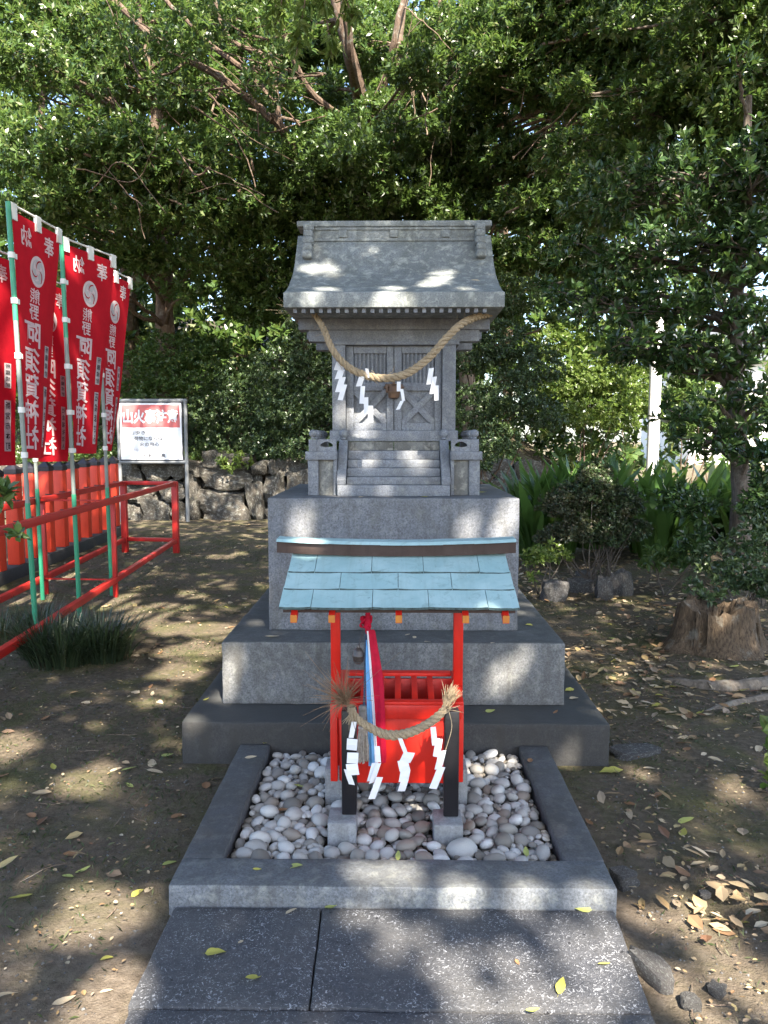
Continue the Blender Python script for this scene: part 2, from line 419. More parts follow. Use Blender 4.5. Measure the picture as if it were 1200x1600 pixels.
def copper():
    g = G('verdigris copper sheet')
    c = g.ramp(g.noise(5, 6, 0.65, 0.4), [(0.3, (0.26, 0.40, 0.41)), (0.55, (0.35, 0.49, 0.50)), (0.75, (0.44, 0.56, 0.565))])
    c = g.mix(g.math('MULTIPLY', g.orand(), 0.22), c, (0.17, 0.37, 0.41))
    c = g.mix(g.ramp(g.noise(17, 7, 0.75, 1.2), [(0.54, 0.0), (0.70, 0.6)]), c, (0.14, 0.20, 0.18))
    mp = g.n('ShaderNodeMapping'); mp.inputs['Scale'].default_value = (38, 3, 3); g.l(g.coord(), mp.inputs['Vector'])
    c = g.mix(g.ramp(g.noise(1.0, 5, 0.65, 0.4, mp.outputs[0]), [(0.5, 0.0), (0.75, 0.35)]), c, (0.20, 0.27, 0.25))
    sp = g.ramp(g.noise(48, 5, 0.7), [(0.66, 0.0), (0.72, 0.7)])
    c = g.mix(sp, c, (0.06, 0.10, 0.095))
    g.bsdf(c, 0.55, g.bump(g.noise(28, 5, 0.65), 0.12, 0.01), 0.4); return g.m
M['copper'] = copper()
def copper_edge():
    g = G('dark copper edge'); g.bsdf(g.ramp(g.noise(60, 3), [(0.3, (0.015, 0.03, 0.03)), (0.7, (0.06, 0.10, 0.10))]), 0.6); return g.m
M['copper_edge'] = copper_edge()

def simple(name, c, rough=0.7, spec=0.3, vary=0.12, scale=60, trans=0.0, bump=0.15):
    g = G(name)
    cc = g.ramp(g.noise(scale, 5, 0.65), [(0.3, [x * (1 - vary) for x in c]), (0.7, [min(1, x * (1 + vary)) for x in c])])
    sh = g.bsdf(cc, rough, g.bump(g.noise(scale * 2, 3), bump, 0.003), spec, finish=trans == 0)
    if trans > 0: g.translucent(sh, cc, trans)
    return g.m
M['paper'] = simple('white folded paper', (0.80, 0.80, 0.82), 0.7, 0.3, 0.04, 30, 0.2, 0.05)
M['flag'] = simple('red banner cloth', (0.43, 0.006, 0.016), 0.75, 0.2, 0.10, 12, 0.30, 0.1)
M['flag_white'] = simple('white banner print', (0.74, 0.62, 0.64), 0.8, 0.2, 0.05, 40, 0.25, 0.05)
M['crest_grey'] = simple('pale grey crest print', (0.56, 0.54, 0.56), 0.8, 0.2, 0.05, 40, 0.25, 0.05)
M['flag_ink'] = simple('black banner print', (0.02, 0.015, 0.02), 0.8, 0.2)
M['sign_white'] = simple('white sign enamel', (0.72, 0.73, 0.76), 0.4, 0.4, 0.06, 12, 0, 0.02)
M['sign_red'] = simple('faded red sign print', (0.48, 0.11, 0.11), 0.45, 0.4, 0.10, 14, 0, 0.02)
M['sign_black'] = simple('black sign print', (0.035, 0.035, 0.045), 0.5, 0.3)
M['sign_grey'] = simple('faded grey sign print', (0.42, 0.40, 0.42), 0.5, 0.3)
M['ribbon_red'] = simple('crimson ribbon cloth', (0.46, 0.008, 0.035), 0.7, 0.2, 0.2, 25, 0.15)
M['ribbon_blue'] = simple('light blue ribbon cloth', (0.16, 0.40, 0.72), 0.7, 0.2, 0.12, 25, 0.15)
M['ribbon_white'] = simple('white ribbon cloth', (0.80, 0.78, 0.80), 0.7, 0.2, 0.05, 25, 0.15)
M['tassel'] = simple('faded tassel yarn', (0.40, 0.345, 0.29), 0.9, 0.1, 0.3, 90)
M['cord'] = simple('dark braided cord', (0.05, 0.07, 0.11), 0.8, 0.2, 0.5, 120)
M['holder'] = simple('weathered wooden holder', (0.20, 0.18, 0.16), 0.8, 0.2, 0.3, 70)
M['tin'] = simple('dull iron', (0.05, 0.045, 0.045), 0.5, 0.5)

def straw(name, a, b):
    g = G(name)
    c = g.ramp(g.noise(170, 4, 0.7, 0.3), [(0.3, a), (0.7, b)])
    c = g.mix(g.ramp(g.island(), [(0.0, 0.0), (1.0, 0.35)]), c, [x * 0.55 for x in a])
    g.bsdf(c, 0.8, g.bump(g.noise(260, 4, 0.7), 0.8, 0.004), 0.2); return g.m
M['straw'] = straw('rice straw rope', (0.25, 0.185, 0.115), (0.45, 0.36, 0.24))
M['straw_brown'] = straw('brown palm fibre', (0.17, 0.10, 0.06), (0.33, 0.22, 0.13))

def pebble_mat(island=False):
    g = G('river pebble'); r = g.island() if island else g.orand()
    c = g.ramp(r, [(0.0, (0.40, 0.39, 0.37)), (0.10, (0.22, 0.205, 0.18)), (0.20, (0.48, 0.475, 0.455)), (0.32, (0.145, 0.13, 0.11)), (0.40, (0.33, 0.32, 0.30)), (0.52, (0.25, 0.21, 0.17)), (0.60, (0.45, 0.44, 0.42)), (0.72, (0.19, 0.18, 0.165)), (0.80, (0.38, 0.365, 0.335)), (0.90, (0.55, 0.545, 0.525))], 'CONSTANT')
    n = g.noise(55, 6, 0.7)
    c = g.mix(g.ramp(n, [(0.35, 0.35), (0.6, 0.0)]), c, (0.20, 0.18, 0.155))
    c = g.mix(g.ramp(g.noise(20, 5, 0.7), [(0.55, 0.0), (0.7, 0.45)]), c, (0.16, 0.15, 0.12))
    c = g.mix(g.ramp(g.voro(190), [(0.08, 0.4), (0.18, 0.0)]), c, (0.10, 0.10, 0.095))
    g.bsdf(c, 0.62, g.bump(g.noise(130, 5, 0.65), 0.2, 0.004), 0.4); return g.m
M['pebble'] = pebble_mat(); M['pebble_mix'] = pebble_mat(True)

def rock_mat(name, a, b, li, moss=0.3):
    g = G(name)
    c = g.ramp(g.noise(9, 8, 0.7, 0.3), [(0.3, a), (0.7, b)])
    c = g.mix(g.math('MULTIPLY', g.orand(), 0.4), c, a)
    c = g.mix(g.ramp(g.noise(6, 7, 0.7, 0.5), [(0.52, 0.0), (0.60, 0.8)]), c, li)
    c = g.mix(g.ramp(g.noise(4, 6, 0.7), [(0.55, 0.0), (0.7, moss)]), c, (0.05, 0.06, 0.025))
    g.bsdf(c, 0.9, g.bump(g.noise(16, 9, 0.7), 0.8, 0.03), 0.2); return g.m
M['rock'] = rock_mat('wall stone', (0.048, 0.042, 0.036), (0.12, 0.107, 0.09), (0.23, 0.225, 0.20), 0.6)
M['rock_small'] = rock_mat('garden rock', (0.055, 0.052, 0.05), (0.15, 0.14, 0.135), (0.22, 0.22, 0.21))
M['hill'] = rock_mat('hillside earth', (0.035, 0.027, 0.018), (0.10, 0.075, 0.05), (0.06, 0.065, 0.03))

# ------------------------------------------------------------------ ground and hill
def ground_z(x, y):
    """gentle unevenness, a low bank on the right, wooded slope beyond the stone wall"""
    z = 0.012 * mnoise.noise(Vector((x * 1.3, y * 1.3, 3.0))) + 0.006 * mnoise.noise(Vector((x * 4.1, y * 4.1, 9.0)))
    if abs(x) < 1.05 and 1.0 < y < 5.6: z = min(z, 0.0) - 0.004
    t = min(1.0, max(0.0, (x - 1.5) / 2.2)) * min(1.0, max(0.0, (y - 5.5) / 3.0))
    z += 0.22 * t * t * (3 - 2 * t)
    return z
def build_ground():
    xs = np.concatenate([[-400, -150, -60, -30, -18, -12], np.arange(-9, -4.0, 0.5), np.arange(-4.0, 4.0, 0.08), np.arange(4.0, 9.1, 0.5), [12, 18, 30, 60, 150, 400]])
    ys = np.concatenate([[-200, -60, -20, -8, -3, 0, 1], np.arange(1.4, 9.0, 0.08), np.arange(9.0, 16, 0.35), [17, 18, 20, 24, 30, 45, 80, 150, 300, 700]])
    V = np.array([[x, y, ground_z(x, y)] for y in ys for x in xs]); nx = len(xs); ny = len(ys)
    i, j = np.meshgrid(np.arange(nx - 1), np.arange(ny - 1)); a = (j * nx + i).ravel()
    F = np.stack([a, a + 1, a + nx + 1, a + nx], 1)
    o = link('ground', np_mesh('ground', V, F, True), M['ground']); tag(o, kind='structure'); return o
GROUND = build_ground()

def hill_z(x, y):
    s = max(0.0, y - 14.9)
    left = 1.0 / (1.0 + math.exp((x - 3.5) * 1.2))
    z = (1.08 + 0.30 * s) * left + 0.1 * (1 - left)
    return z + 0.18 * mnoise.noise(Vector((x * 0.6, y * 0.6, 1.0))) - 0.05
xs = np.arange(-22, 7.5, 0.5); ys = np.arange(14.95, 34, 0.5)
V = np.array([[x, y, hill_z(x, y)] for y in ys for x in xs]); nx = len(xs)
i, j = np.meshgrid(np.arange(nx - 1), np.arange(len(ys) - 1)); a = (j * nx + i).ravel()
tag(link('hill', np_mesh('hill', V, np.stack([a, a + 1, a + nx + 1, a + nx], 1), True), M['hill']), kind='structure')

# ------------------------------------------------------------------ paving slabs and pebble bed frame
def slab(poly, z1, label):
    mb = MB(); n = len(poly)
    V = [(x, y, -0.06) for x, y in poly] + [(x, y, z1) for x, y in poly]
    F = [tuple(range(n))[::-1], tuple(range(n, 2 * n))] + [(i, (i + 1) % n, n + (i + 1) % n, n + i) for i in range(n)]
    mb.add(V, F); o = mb.build('paving_slab', M['slab'], None, 0.008, rough=0.0022)
    return tag(o, label, 'paving slab', 'dark paving slabs before the pebble bed')
slab([(-0.70, 1.867), (-0.2252, 1.867), (-0.2332, 2.299), (-0.70, 2.299)], 0.029, 'dark pitted paving slab on the left of the joint, two dry leaves on it')
slab([(-0.2218, 1.867), (0.665, 1.867), (0.690, 2.299), (-0.2298, 2.299)], 0.030, 'wide dark pitted paving slab catching dappled sun right of the joint')
slab([(-0.69, 1.2), (0.66, 1.2), (0.665, 1.863), (-0.69, 1.863)], 0.026, 'dark paving slab at the very bottom edge, nearest the viewer')

frame = empty('pebble_bed_frame', (0, 2.9, 0), 'low granite curb enclosing the pebble bed in front of the steps', 'stone curb')
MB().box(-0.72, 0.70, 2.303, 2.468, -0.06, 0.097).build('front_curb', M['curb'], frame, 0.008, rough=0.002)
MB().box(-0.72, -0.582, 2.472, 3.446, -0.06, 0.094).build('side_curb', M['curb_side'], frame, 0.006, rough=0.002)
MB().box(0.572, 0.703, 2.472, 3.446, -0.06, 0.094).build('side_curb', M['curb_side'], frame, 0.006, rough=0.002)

# ------------------------------------------------------------------ stone plinth tiers
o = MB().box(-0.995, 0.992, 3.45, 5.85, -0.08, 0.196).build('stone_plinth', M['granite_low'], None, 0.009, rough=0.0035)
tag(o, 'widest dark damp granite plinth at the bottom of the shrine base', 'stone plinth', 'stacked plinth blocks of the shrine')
o = MB().box(-0.857, 0.832, 3.695, 5.55, 0.196, 0.511).build('stone_plinth', M['granite_mid'], None, 0.008, rough=0.003)
tag(o, 'middle weathered granite plinth with lichen spots, between dark and tall block', 'stone plinth', 'stacked plinth blocks of the shrine')
o = MB().box(-0.660, 0.637, 3.938, 5.22, 0.511, 1.204).build('stone_plinth', M['granite_block'], None, 0.006, rough=0.002)
tag(o, 'tall smooth grey granite block carrying the small stone shrine', 'stone plinth', 'stacked plinth blocks of the shrine')

# ------------------------------------------------------------------ stone shrine
def curve_plate(name, outer, holes, origin, y, thick, m, parent):
    """flat plate in the XZ plane with cut-outs"""
    cu = bpy.data.curves.new(name, 'CURVE'); cu.dimensions = '2D'; cu.fill_mode = 'BOTH'; cu.extrude = thick / 2
    for loop in [outer] + holes:
        sp = cu.splines.new('POLY'); sp.points.add(len(loop) - 1); sp.use_cyclic_u = True
        for p, (a, b) in zip(sp.points, loop): p.co = (a, b, 0, 1)
    ob = bpy.data.objects.new('tmp', cu); COL.objects.link(ob)
    me = bpy.data.meshes.new_from_object(ob.evaluated_get(bpy.context.evaluated_depsgraph_get()))
    bpy.data.objects.remove(ob); me.name = name
    me.transform(Matrix.Translation((0, y, 0)) @ Matrix.Rotation(R(90), 4, 'X'))
    return link(name, me, m, parent)

S = empty('stone_shrine', (-0.01, 4.5, 1.204), 'small grey granite shrine with curved roof, stairs and double doors', 'shrine')
g_ = M['granite']; XC = -0.01; Z0 = 1.2045
def sbox(name, x0, x1, y0, y1, z0, z1, bev=0.003, m=None, parent=None):
    return MB().box(x0 + XC, x1 + XC, y0, y1, z0, z1).build(name, m or g_, parent or S, bev)
zs = [Z0, 1.262, 1.304, 1.350, 1.394, 1.443]
for k in range(5):
    w = 0.300 if k == 0 else 0.253
    sbox('step', -w, w, 4.075 + 0.05 * k, 4.352, zs[k] + (0.0005 if k else 0), zs[k + 1], 0.004)
sbox('platform', -0.405, 0.405, 4.353, 5.0, Z0, 1.440)
for s in (-1, 1):
    # stair stringer with round finial
    a, b = sorted((s * 0.256, s * 0.304))
    prof = [(4.090, 1.2625), (4.086, 1.292), (4.30, 1.503), (4.345, 1.503), (4.345, 1.2625)]
    V, F = prism_yz(prof, a + XC, b + XC); st = MB().add(V, F).build('stringer', g_, S, 0.004)
    V, F = lathe_vf([(0.004, -0.026), (0.016, -0.022), (0.012, -0.014), (0.024, -0.002), (0.027, 0.010), (0.022, 0.024), (0.010, 0.033), (0.002, 0.035)], 16, (s * 0.28 + XC, 4.322, 1.529))
    MB().add(V, F).build('finial', g_, st, smooth=True)
    # side platform with recessed mottled panels
    def side(name, u0, u1, y0, y1, z0, z1, bev=0.003, m=None):
        a, b = sorted((s * u0, s * u1)); return sbox(name, a, b, y0, y1, z0, z1, bev, m)
    side('corner_post', 0.405, 0.462, 4.130, 4.190, Z0, 1.395)
    side('corner_post', 0.3065, 0.325, 4.132, 4.190, Z0, 1.395)
    side('panel', 0.326, 0.404, 4.150, 4.180, Z0, 1.394, 0.001, M['granite_panel'])
    side('side_wall', 0.412, 0.455, 4.191, 5.0, Z0, 1.395)
    side('rail_beam', 0.306, 0.474, 4.116, 4.20, 1.3955, 1.441, 0.004)
    side('rail_beam', 0.400, 0.472, 4.2005, 5.02, 1.3955, 1.440, 0.004)
    # fretwork railing panel
    u0, u1 = sorted((s * 0.308, s * 0.412)); zc = 1.477; uc = (u0 + u1) / 2
    hole = []
    for t in np.linspace(0, 2 * math.pi, 40, endpoint=False):
        rx = 0.036 * (0.82 + 0.18 * abs(math.cos(1.5 * t + math.pi / 4)) ** 0.6); q = math.sin(t)
        zz = 0.021 * q if q > 0 else 0.009 * q
        if q > 0: zz *= 0.78 + 0.22 * abs(math.cos(2.5 * t - 1.25 * math.pi))
        hole.append((uc + XC + rx * math.cos(t), zc - 0.004 + zz))
    curve_plate('fret_panel', [(u0 + XC, 1.4415), (u1 + XC, 1.4415), (u1 + XC, 1.506), (u0 + XC, 1.506)], [hole], None, 4.145, 0.03, g_, S)
    cp = side('rail_post', 0.4125, 0.456, 4.126, 4.176, 1.4415, 1.506)
    side('fret_panel', 0.425, 0.445, 4.1765, 5.0, 1.4415, 1.492, 0.002)
    for k, yb in enumerate((4.15, 4.33, 4.48, 4.63, 4.78)):
        if k: cp = side('rail_post', 0.418, 0.452, yb - 0.02, yb + 0.02, 1.493, 1.506, 0.002)
        V, F = lathe_vf([(0.004, -0.022), (0.014, -0.019), (0.011, -0.012), (0.021, -0.002), (0.0235, 0.009), (0.019, 0.021), (0.009, 0.028), (0.002, 0.030)], 14, (s * 0.434 + XC, yb, 1.5285))
        MB().add(V, F).build('finial', g_, cp, smooth=True)
    # columns and beam noses
    a, b = sorted((s * 0.272, s * 0.347))
    sbox('column', a, b, 4.362, 4.437, 1.556, 2.040, 0.003)
    sbox('column', a, b, 4.80, 4.875, 1.556, 2.040, 0.003)
for x0, x1 in ((-0.255, -0.002), (0.002, 0.255)):
    sbox('panel', x0, x1, 4.346, 4.352, 1.4435, 1.493, 0.002, M['granite_panel'])
sbox('sill_beam', -0.360, 0.360, 4.334, 4.91, 1.4945, 1.5555, 0.004)
sbox('body_wall', -0.300, 0.300, 4.424, 4.86, 1.556, 2.190)
# double doors
for k, (x0, x1) in enumerate(((-0.2705, -0.0012), (0.0012, 0.2705))):
    zb, zt = 1.5565, 2.038; H = zt - zb; W = x1 - x0
    d = MB().box(x0 + XC, x1 + XC, 4.4165, 4.4235, zb, zt).build('door', g_, S, 0.0015)
    fx0 = x0 + (0.043 if k == 0 else 0.043); fx1 = x1 - 0.040
    fr = MB()
    for bx in ((x0, fx0, zb, zt), (fx1, x1, zb, zt), (fx0, fx1, zt - 0.042, zt), (fx0, fx1, zb, zb + 0.040), (fx0, fx1, zb + 0.226, zb + 0.272)):
        fr.box(bx[0] + XC + 0.001, bx[1] + XC - 0.001, 4.395, 4.4160, bx[2], bx[3])
    fr.build('door_frame', g_, d, 0.0015)
    n = 8; zr0, zr1 = zb + 0.272, zt - 0.042
    for q in range(n):
        w = (fx1 - fx0) / n
        V, F = tube_vf([(fx0 + w * (q + 0.5) + XC, 4.413, zr0), (fx0 + w * (q + 0.5) + XC, 4.413, zr1)], w * 0.36, 8)
        MB().add(V, F).build('slat', g_, d, smooth=False)
    z0, z1 = zb + 0.041, zb + 0.225
    for sgn in (-1, 1):
        a = (fx0 + 0.004 + XC, 4.4025 - 0.0008 * sgn, z0 if sgn > 0 else z1); b = (fx1 - 0.004 + XC, 4.4025 - 0.0008 * sgn, z1 if sgn > 0 else z0)
        MB().bar(a, b, 0.009, 0.034, (0, -1, 0)) if False else None
        m_ = MB(); dx, dz = b[0] - a[0], b[2] - a[2]; L = math.hypot(dx, dz); nx, nz = -dz / L * 0.017, dx / L * 0.017
        yv = (4.3965 - 0.0012 * sgn, 4.4160)
        m_.add([(a[0] + nx, yv[0], a[2] + nz), (b[0] + nx, yv[0], b[2] + nz), (b[0] - nx, yv[0], b[2] - nz), (a[0] - nx, yv[0], a[2] - nz),
                (a[0] + nx, yv[1], a[2] + nz), (b[0] + nx, yv[1], b[2] + nz), (b[0] - nx, yv[1], b[2] - nz), (a[0] - nx, yv[1], a[2] - nz)],
               [(0, 1, 2, 3), (7, 6, 5, 4), (0, 4, 5, 1), (1, 5, 6, 2), (2, 6, 7, 3), (3, 7, 4, 0)]).build('brace', g_, d, 0.001)
# lock on the doors: barrel with pegs and a plate
lk = MB(); V, F = tube_vf([(XC - 0.050, 4.375, 1.808), (XC + 0.050, 4.375, 1.808)], 0.012, 10); lk.add(V, F)
V, F = lathe_vf([(0.016, -0.040), (0.030, -0.034), (0.034, -0.006), (0.036, -0.004), (0.036, 0.004), (0.033, 0.006), (0.030, 0.03), (0.012, 0.036)], 16, (XC, 4.370, 1.775)); lk.add(V, F)
lk.box(XC - 0.046, XC - 0.034, 4.36, 4.392, 1.770, 1.815).box(XC + 0.034, XC + 0.046, 4.36, 4.392, 1.770, 1.815).box(XC - 0.008, XC + 0.008, 4.36, 4.385, 1.815, 1.835)
lk.box(XC - 0.058, XC + 0.058, 4.385, 4.396, 1.795, 1.806)
lk.build('lock', M['lock'], S, 0.002)
# lintel, beams
sbox('lintel', -0.365, 0.365, 4.352, 4.90, 2.0405, 2.0615, 0.003)
sbox('beam', -0.478, 0.478, 4.372, 4.46, 2.062, 2.127, 0.003)
sbox('beam', -0.545, 0.545, 4.360, 4.468, 2.1275, 2.1905, 0.003)
sbox('beam', -0.478, 0.478, 4.78, 4.87, 2.062, 2.127, 0.003)
sbox('beam', -0.545, 0.545, 4.77, 4.88, 2.1275, 2.1905, 0.003)
for k in range(23):
    x = -0.52 + k * 0.0453
    o = MB().box(x + XC - 0.010, x + XC + 0.010, 4.026, 4.075, 2.168, 2.1905).build('rafter', g_, S)
# curved roof slab
top = [(4.0, 2.272), (4.07, 2.291), (4.14, 2.32), (4.21, 2.352), (4.27, 2.388), (4.34, 2.428), (4.40, 2.470), (4.46, 2.526), (4.51, 2.585), (4.555, 2.645), (4.60, 2.705), (4.63, 2.745), (4.69, 2.745)]
back = [(4.73, 2.69), (4.80, 2.59), (4.88, 2.49), (4.97, 2.41), (5.10, 2.34), (5.10, 2.265)]
poly = top + back + [(4.90, 2.1915), (4.0, 2.1915)]
V, F = prism_yz(poly, -0.577 + XC, 0.577 + XC)
rf = MB().add(V, F).build('roof', M['granite_roof'], S, 0.005)
# ridge
rg = sbox('ridge', -0.540, 0.540, 4.598, 4.722, 2.715, 2.785, 0.003, M['granite_roof'])
MB().box(-0.545 + XC, 0.545 + XC, 4.585, 4.735, 2.698, 2.7145).build('ridge_base', M['granite_roof'], rg, 0.003)
MB().box(-0.577 + XC, 0.577 + XC, 4.578, 4.742, 2.7855, 2.822).build('ridge_cap', M['granite_roof'], rg, 0.007)
MB().box(-0.470 + XC, 0.470 + XC, 4.588, 4.732, 2.768, 2.7850).build('ridge_moulding', M['granite_roof'], rg, 0.003)
for x in (-0.305, 0.0, 0.305):
    MB().box(x - 0.024 + XC, x + 0.024 + XC, 4.586, 4.5975, 2.722, 2.766).build('ridge_block', M['granite_roof'], rg, 0.002)
for s in (-1, 1):
    # end ornament: a stack of stepped blocks running down the roof
    zt = 2.800; yf = 4.548; prev = rg
    on = None
    for k in range(5):
        z1 = zt - k * 0.047; z0 = z1 - 0.0465; y0 = yf - 0.027 * k
        x0, x1 = sorted((s * 0.474, s * 0.536))
        a = 0.003 * (k % 2)
        nb = MB().box(x0 + XC + a, x1 + XC - a, y0, y0 + 0.16 - 0.01 * k, z0, z1).build('end_ornament' if on is None else 'ornament_block', M['granite_roof'], rg if on is None else rg, 0.013, seg=3)
        on = nb

def descend(o):
    for c in o.children: yield c; yield from descend(c)
_seen = set()
for c in list(descend(S)):                      # upper heights measured on the tilted picture plane
    if c.type != 'MESH' or c.data.name in _seen: continue
    _seen.add(c.data.name); mw = Vector((-0.01, 4.5, 1.204))
    for v in c.data.vertices:
        z = v.co.z
        if z > 1.5: v.co.z = 1.5 + (z - 1.5) * (1 - 0.0315 * (z - 1.5))
    zmax = max((v.co.z for v in c.data.vertices), default=0)
    if zmax > 2.13:
        for v in c.data.vertices: v.co.x = XC + (v.co.x - XC) * 0.979
# ------------------------------------------------------------------ rope, paper streamers
def rope_vf(path, r, turns, strands=3, fuzz=0.0):
    P = np.array(path); n = len(P)
    T = np.gradient(P, axis=0); T /= np.linalg.norm(T, axis=1)[:, None]
    u = np.array([0.0, -1.0, 0.2]); out = MB()
    U = []; 
    for i in range(n):
        u = u - T[i] * (u @ T[i]); u /= np.linalg.norm(u); U.append(u.copy())
    U = np.array(U); W = np.cross(T, U)
    s = np.concatenate([[0], np.cumsum(np.linalg.norm(np.diff(P, axis=0), axis=1))]); s /= s[-1]
    rr = r if not np.isscalar(r) else np.full(n, r)
    for k in range(strands):
        a = 2 * np.pi * (turns * s + k / strands)
        C = P + (np.cos(a)[:, None] * U + np.sin(a)[:, None] * W) * (rr * 0.50)[:, None]
        V, F = tube_vf(C, rr * 0.56, 8); out.add(V, F)
    return out

def straws(mb, c, axis, n, l0, l1, spread, r=0.0015, curl=0.3, seed=1):
    rg = random.Random(seed); ax = Vector(axis).normalized()
    for _ in range(n):
        d = (ax + Vector((rg.gauss(0, 1), rg.gauss(0, 1), rg.gauss(0, 1))) * spread).normalized(); L = rg.uniform(l0, l1)
        b = Vector((rg.gauss(0, 1), rg.gauss(0, 1), rg.gauss(0, 1))) * curl * L
        st = Vector(c) + Vector((rg.gauss(0, 1), rg.gauss(0, 1), rg.gauss(0, 1))) * 0.004
        pts = [st, st + d * L * 0.5 + b * 0.25, st + d * L + b]
        V, F = tube_vf(catmull(pts, 3), [r, r, r, r, r * 0.9, r * 0.7, r * 0.5], 3, False); mb.add(V, F)
    return mb

def shide(name, parent, top, segs, y, flip=1, lean=0.0, seed=0):
    """zigzag of folded paper: segs = list of (dx, dz, w, h, skew) panels hanging one under another, in metres"""
    mb = MB(); rg = random.Random(seed); x, z = top
    # tie loop to the rope
    for k, (dx, w, h, sk) in enumerate(segs):
        x += dx; tw = rg.uniform(-0.010, 0.010); yb = y - 0.004 * (k % 2) - 0.002 * k
        a = (x - w / 2, yb + tw, z); b = (x + w / 2, yb - tw, z + 0.006 * flip)
        c = (x + w / 2 + sk, yb - tw - 0.006, z - h + 0.006 * flip); d = (x - w / 2 + sk, yb + tw - 0.004, z - h)
        t = 0.0006
        mb.add([a, b, c, d] + [(p[0], p[1] + t, p[2]) for p in (a, b, c, d)], [(0, 1, 2, 3), (7, 6, 5, 4), (0, 4, 5, 1), (1, 5, 6, 2), (2, 6, 7, 3), (3, 7, 4, 0)])
        z -= h * 0.80; x += sk * 0.8
    return mb.build(name, M['paper'], parent)

# upper rope on the shrine
def w(px, py, Y): return tuple(at(px, py, Y))
Yr = 4.06
rp = empty('straw_rope', at(620, 590, Yr), 'thick twisted straw rope looped under the eave of the stone shrine', 'sacred rope')
path = catmull([w(468, 484, 4.34), w(487, 487, 4.22), w(505, 512, 4.12), w(519, 545, Yr), w(541, 571, Yr), w(570, 586, Yr), w(603, 591, Yr), w(637, 583, Yr), w(670, 559, Yr), w(697, 529, Yr), w(720, 507, 4.08), w(742, 496, 4.16), w(767, 489, 4.28)], 10)
rr = np.interp(np.linspace(0, 1, len(path)), [0, 0.08, 0.2, 0.55, 0.85, 1], [0.010, 0.015, 0.0175, 0.022, 0.020, 0.022])
rope_vf(path, rr, 17).build('twisted_cord', M['straw'], rp, smooth=True)
fz = MB()
straws(fz, w(470, 485, 4.33), (-1, 0, 0.05), 26, 0.05, 0.11, 0.25, 0.0012, 0.5, 3)
for k in range(120):
    i = random.randrange(4, len(path) - 4); c = path[i] + np.array([random.gauss(0, 1), random.gauss(0, 1), random.gauss(0, 1)]) * 0.010 + np.array([0, -0.012, 0])
    t = path[i + 2] - path[i - 2]; t /= np.linalg.norm(t)
    straws(fz, c, tuple(t + np.array([0, -0.2, random.uniform(-.4, .4)])), 1, 0.02, 0.05, 0.25, 0.0008, 0.5, k)
fz.build('loose_straw', M['straw'], rp)
def px_shide(parent, y, pts, seed=0):
    """panels measured on the photo: (cx, cy, w, h, slant in px)"""
    mb = MB(); rg = random.Random(seed); k_ = y / FPX
    for k, (cx, cy, ww, hh, sl) in enumerate(pts):
        c = at(cx, cy, y - 0.003 * k - 0.002); tw = rg.uniform(-0.006, 0.006); W2, H2, S2 = ww * k_ / 2, hh * k_ / 2, sl * k_ / 2
        skz = rg.uniform(-0.002, 0.002)
        a = (c[0] - W2 - S2, c[1] + tw, c[2] + H2 + skz); b = (c[0] + W2 - S2, c[1] - tw, c[2] + H2 - skz)
        e = (c[0] + W2 + S2, c[1] - tw - 0.004, c[2] - H2 - skz); d = (c[0] - W2 + S2, c[1] + tw - 0.004, c[2] - H2 + skz)
        m1 = ((a[0] + d[0]) / 2, (a[1] + d[1]) / 2 - 0.003, (a[2] + d[2]) / 2); m2 = ((b[0] + e[0]) / 2, (b[1] + e[1]) / 2 - 0.003, (b[2] + e[2]) / 2)
        P = [a, b, m2, e, d, m1]; t = 0.0006
        mb.add(P + [(p[0], p[1] + t, p[2]) for p in P], [(0, 1, 2, 5), (5, 2, 3, 4), (11, 8, 7, 6), (10, 9, 8, 11), (0, 6, 7, 1), (1, 7, 8, 2), (2, 8, 9, 3), (3, 9, 10, 4), (4, 10, 11, 5), (5, 11, 6, 0)])
    return mb.build('paper_streamer', M['paper'], parent)
px_shide(rp, 4.10, [(531, 572, 14, 13, -4), (531, 585, 11, 14, -5), (532, 601, 10, 23, -7), (535, 613, 8, 24, -7)], 1)
px_shide(rp, 4.05, [(574, 583, 5, 14, 2), (563, 596, 9, 15, -5), (566, 617, 7, 27, -2), (572, 634, 7, 26, 0), (579, 647, 8, 26, 0)], 2)
px_shide(rp, 4.05, [(623, 604, 6, 15, 0), (629, 617, 5, 18, 3), (625, 633, 6, 14, -7)], 3)
px_shide(rp, 4.06, [(672, 588, 8, 25, -4), (677, 602, 7, 26, -4), (682, 614, 7, 23, 0)], 4)

# ------------------------------------------------------------------ offering box under its little copper roof
B = empty('offering_box', (0.016, 3.0, 0.06), 'vermilion wooden offering box under a small verdigris copper roof', 'offering box')
bx0, bx1 = -0.216, 0.250
for x in (-0.234, 0.246):
    MB().box(x - 0.0185, x + 0.0185, 3.000, 3.040, 0.185, 0.995).build('post', M['red_box'], B, 0.003)
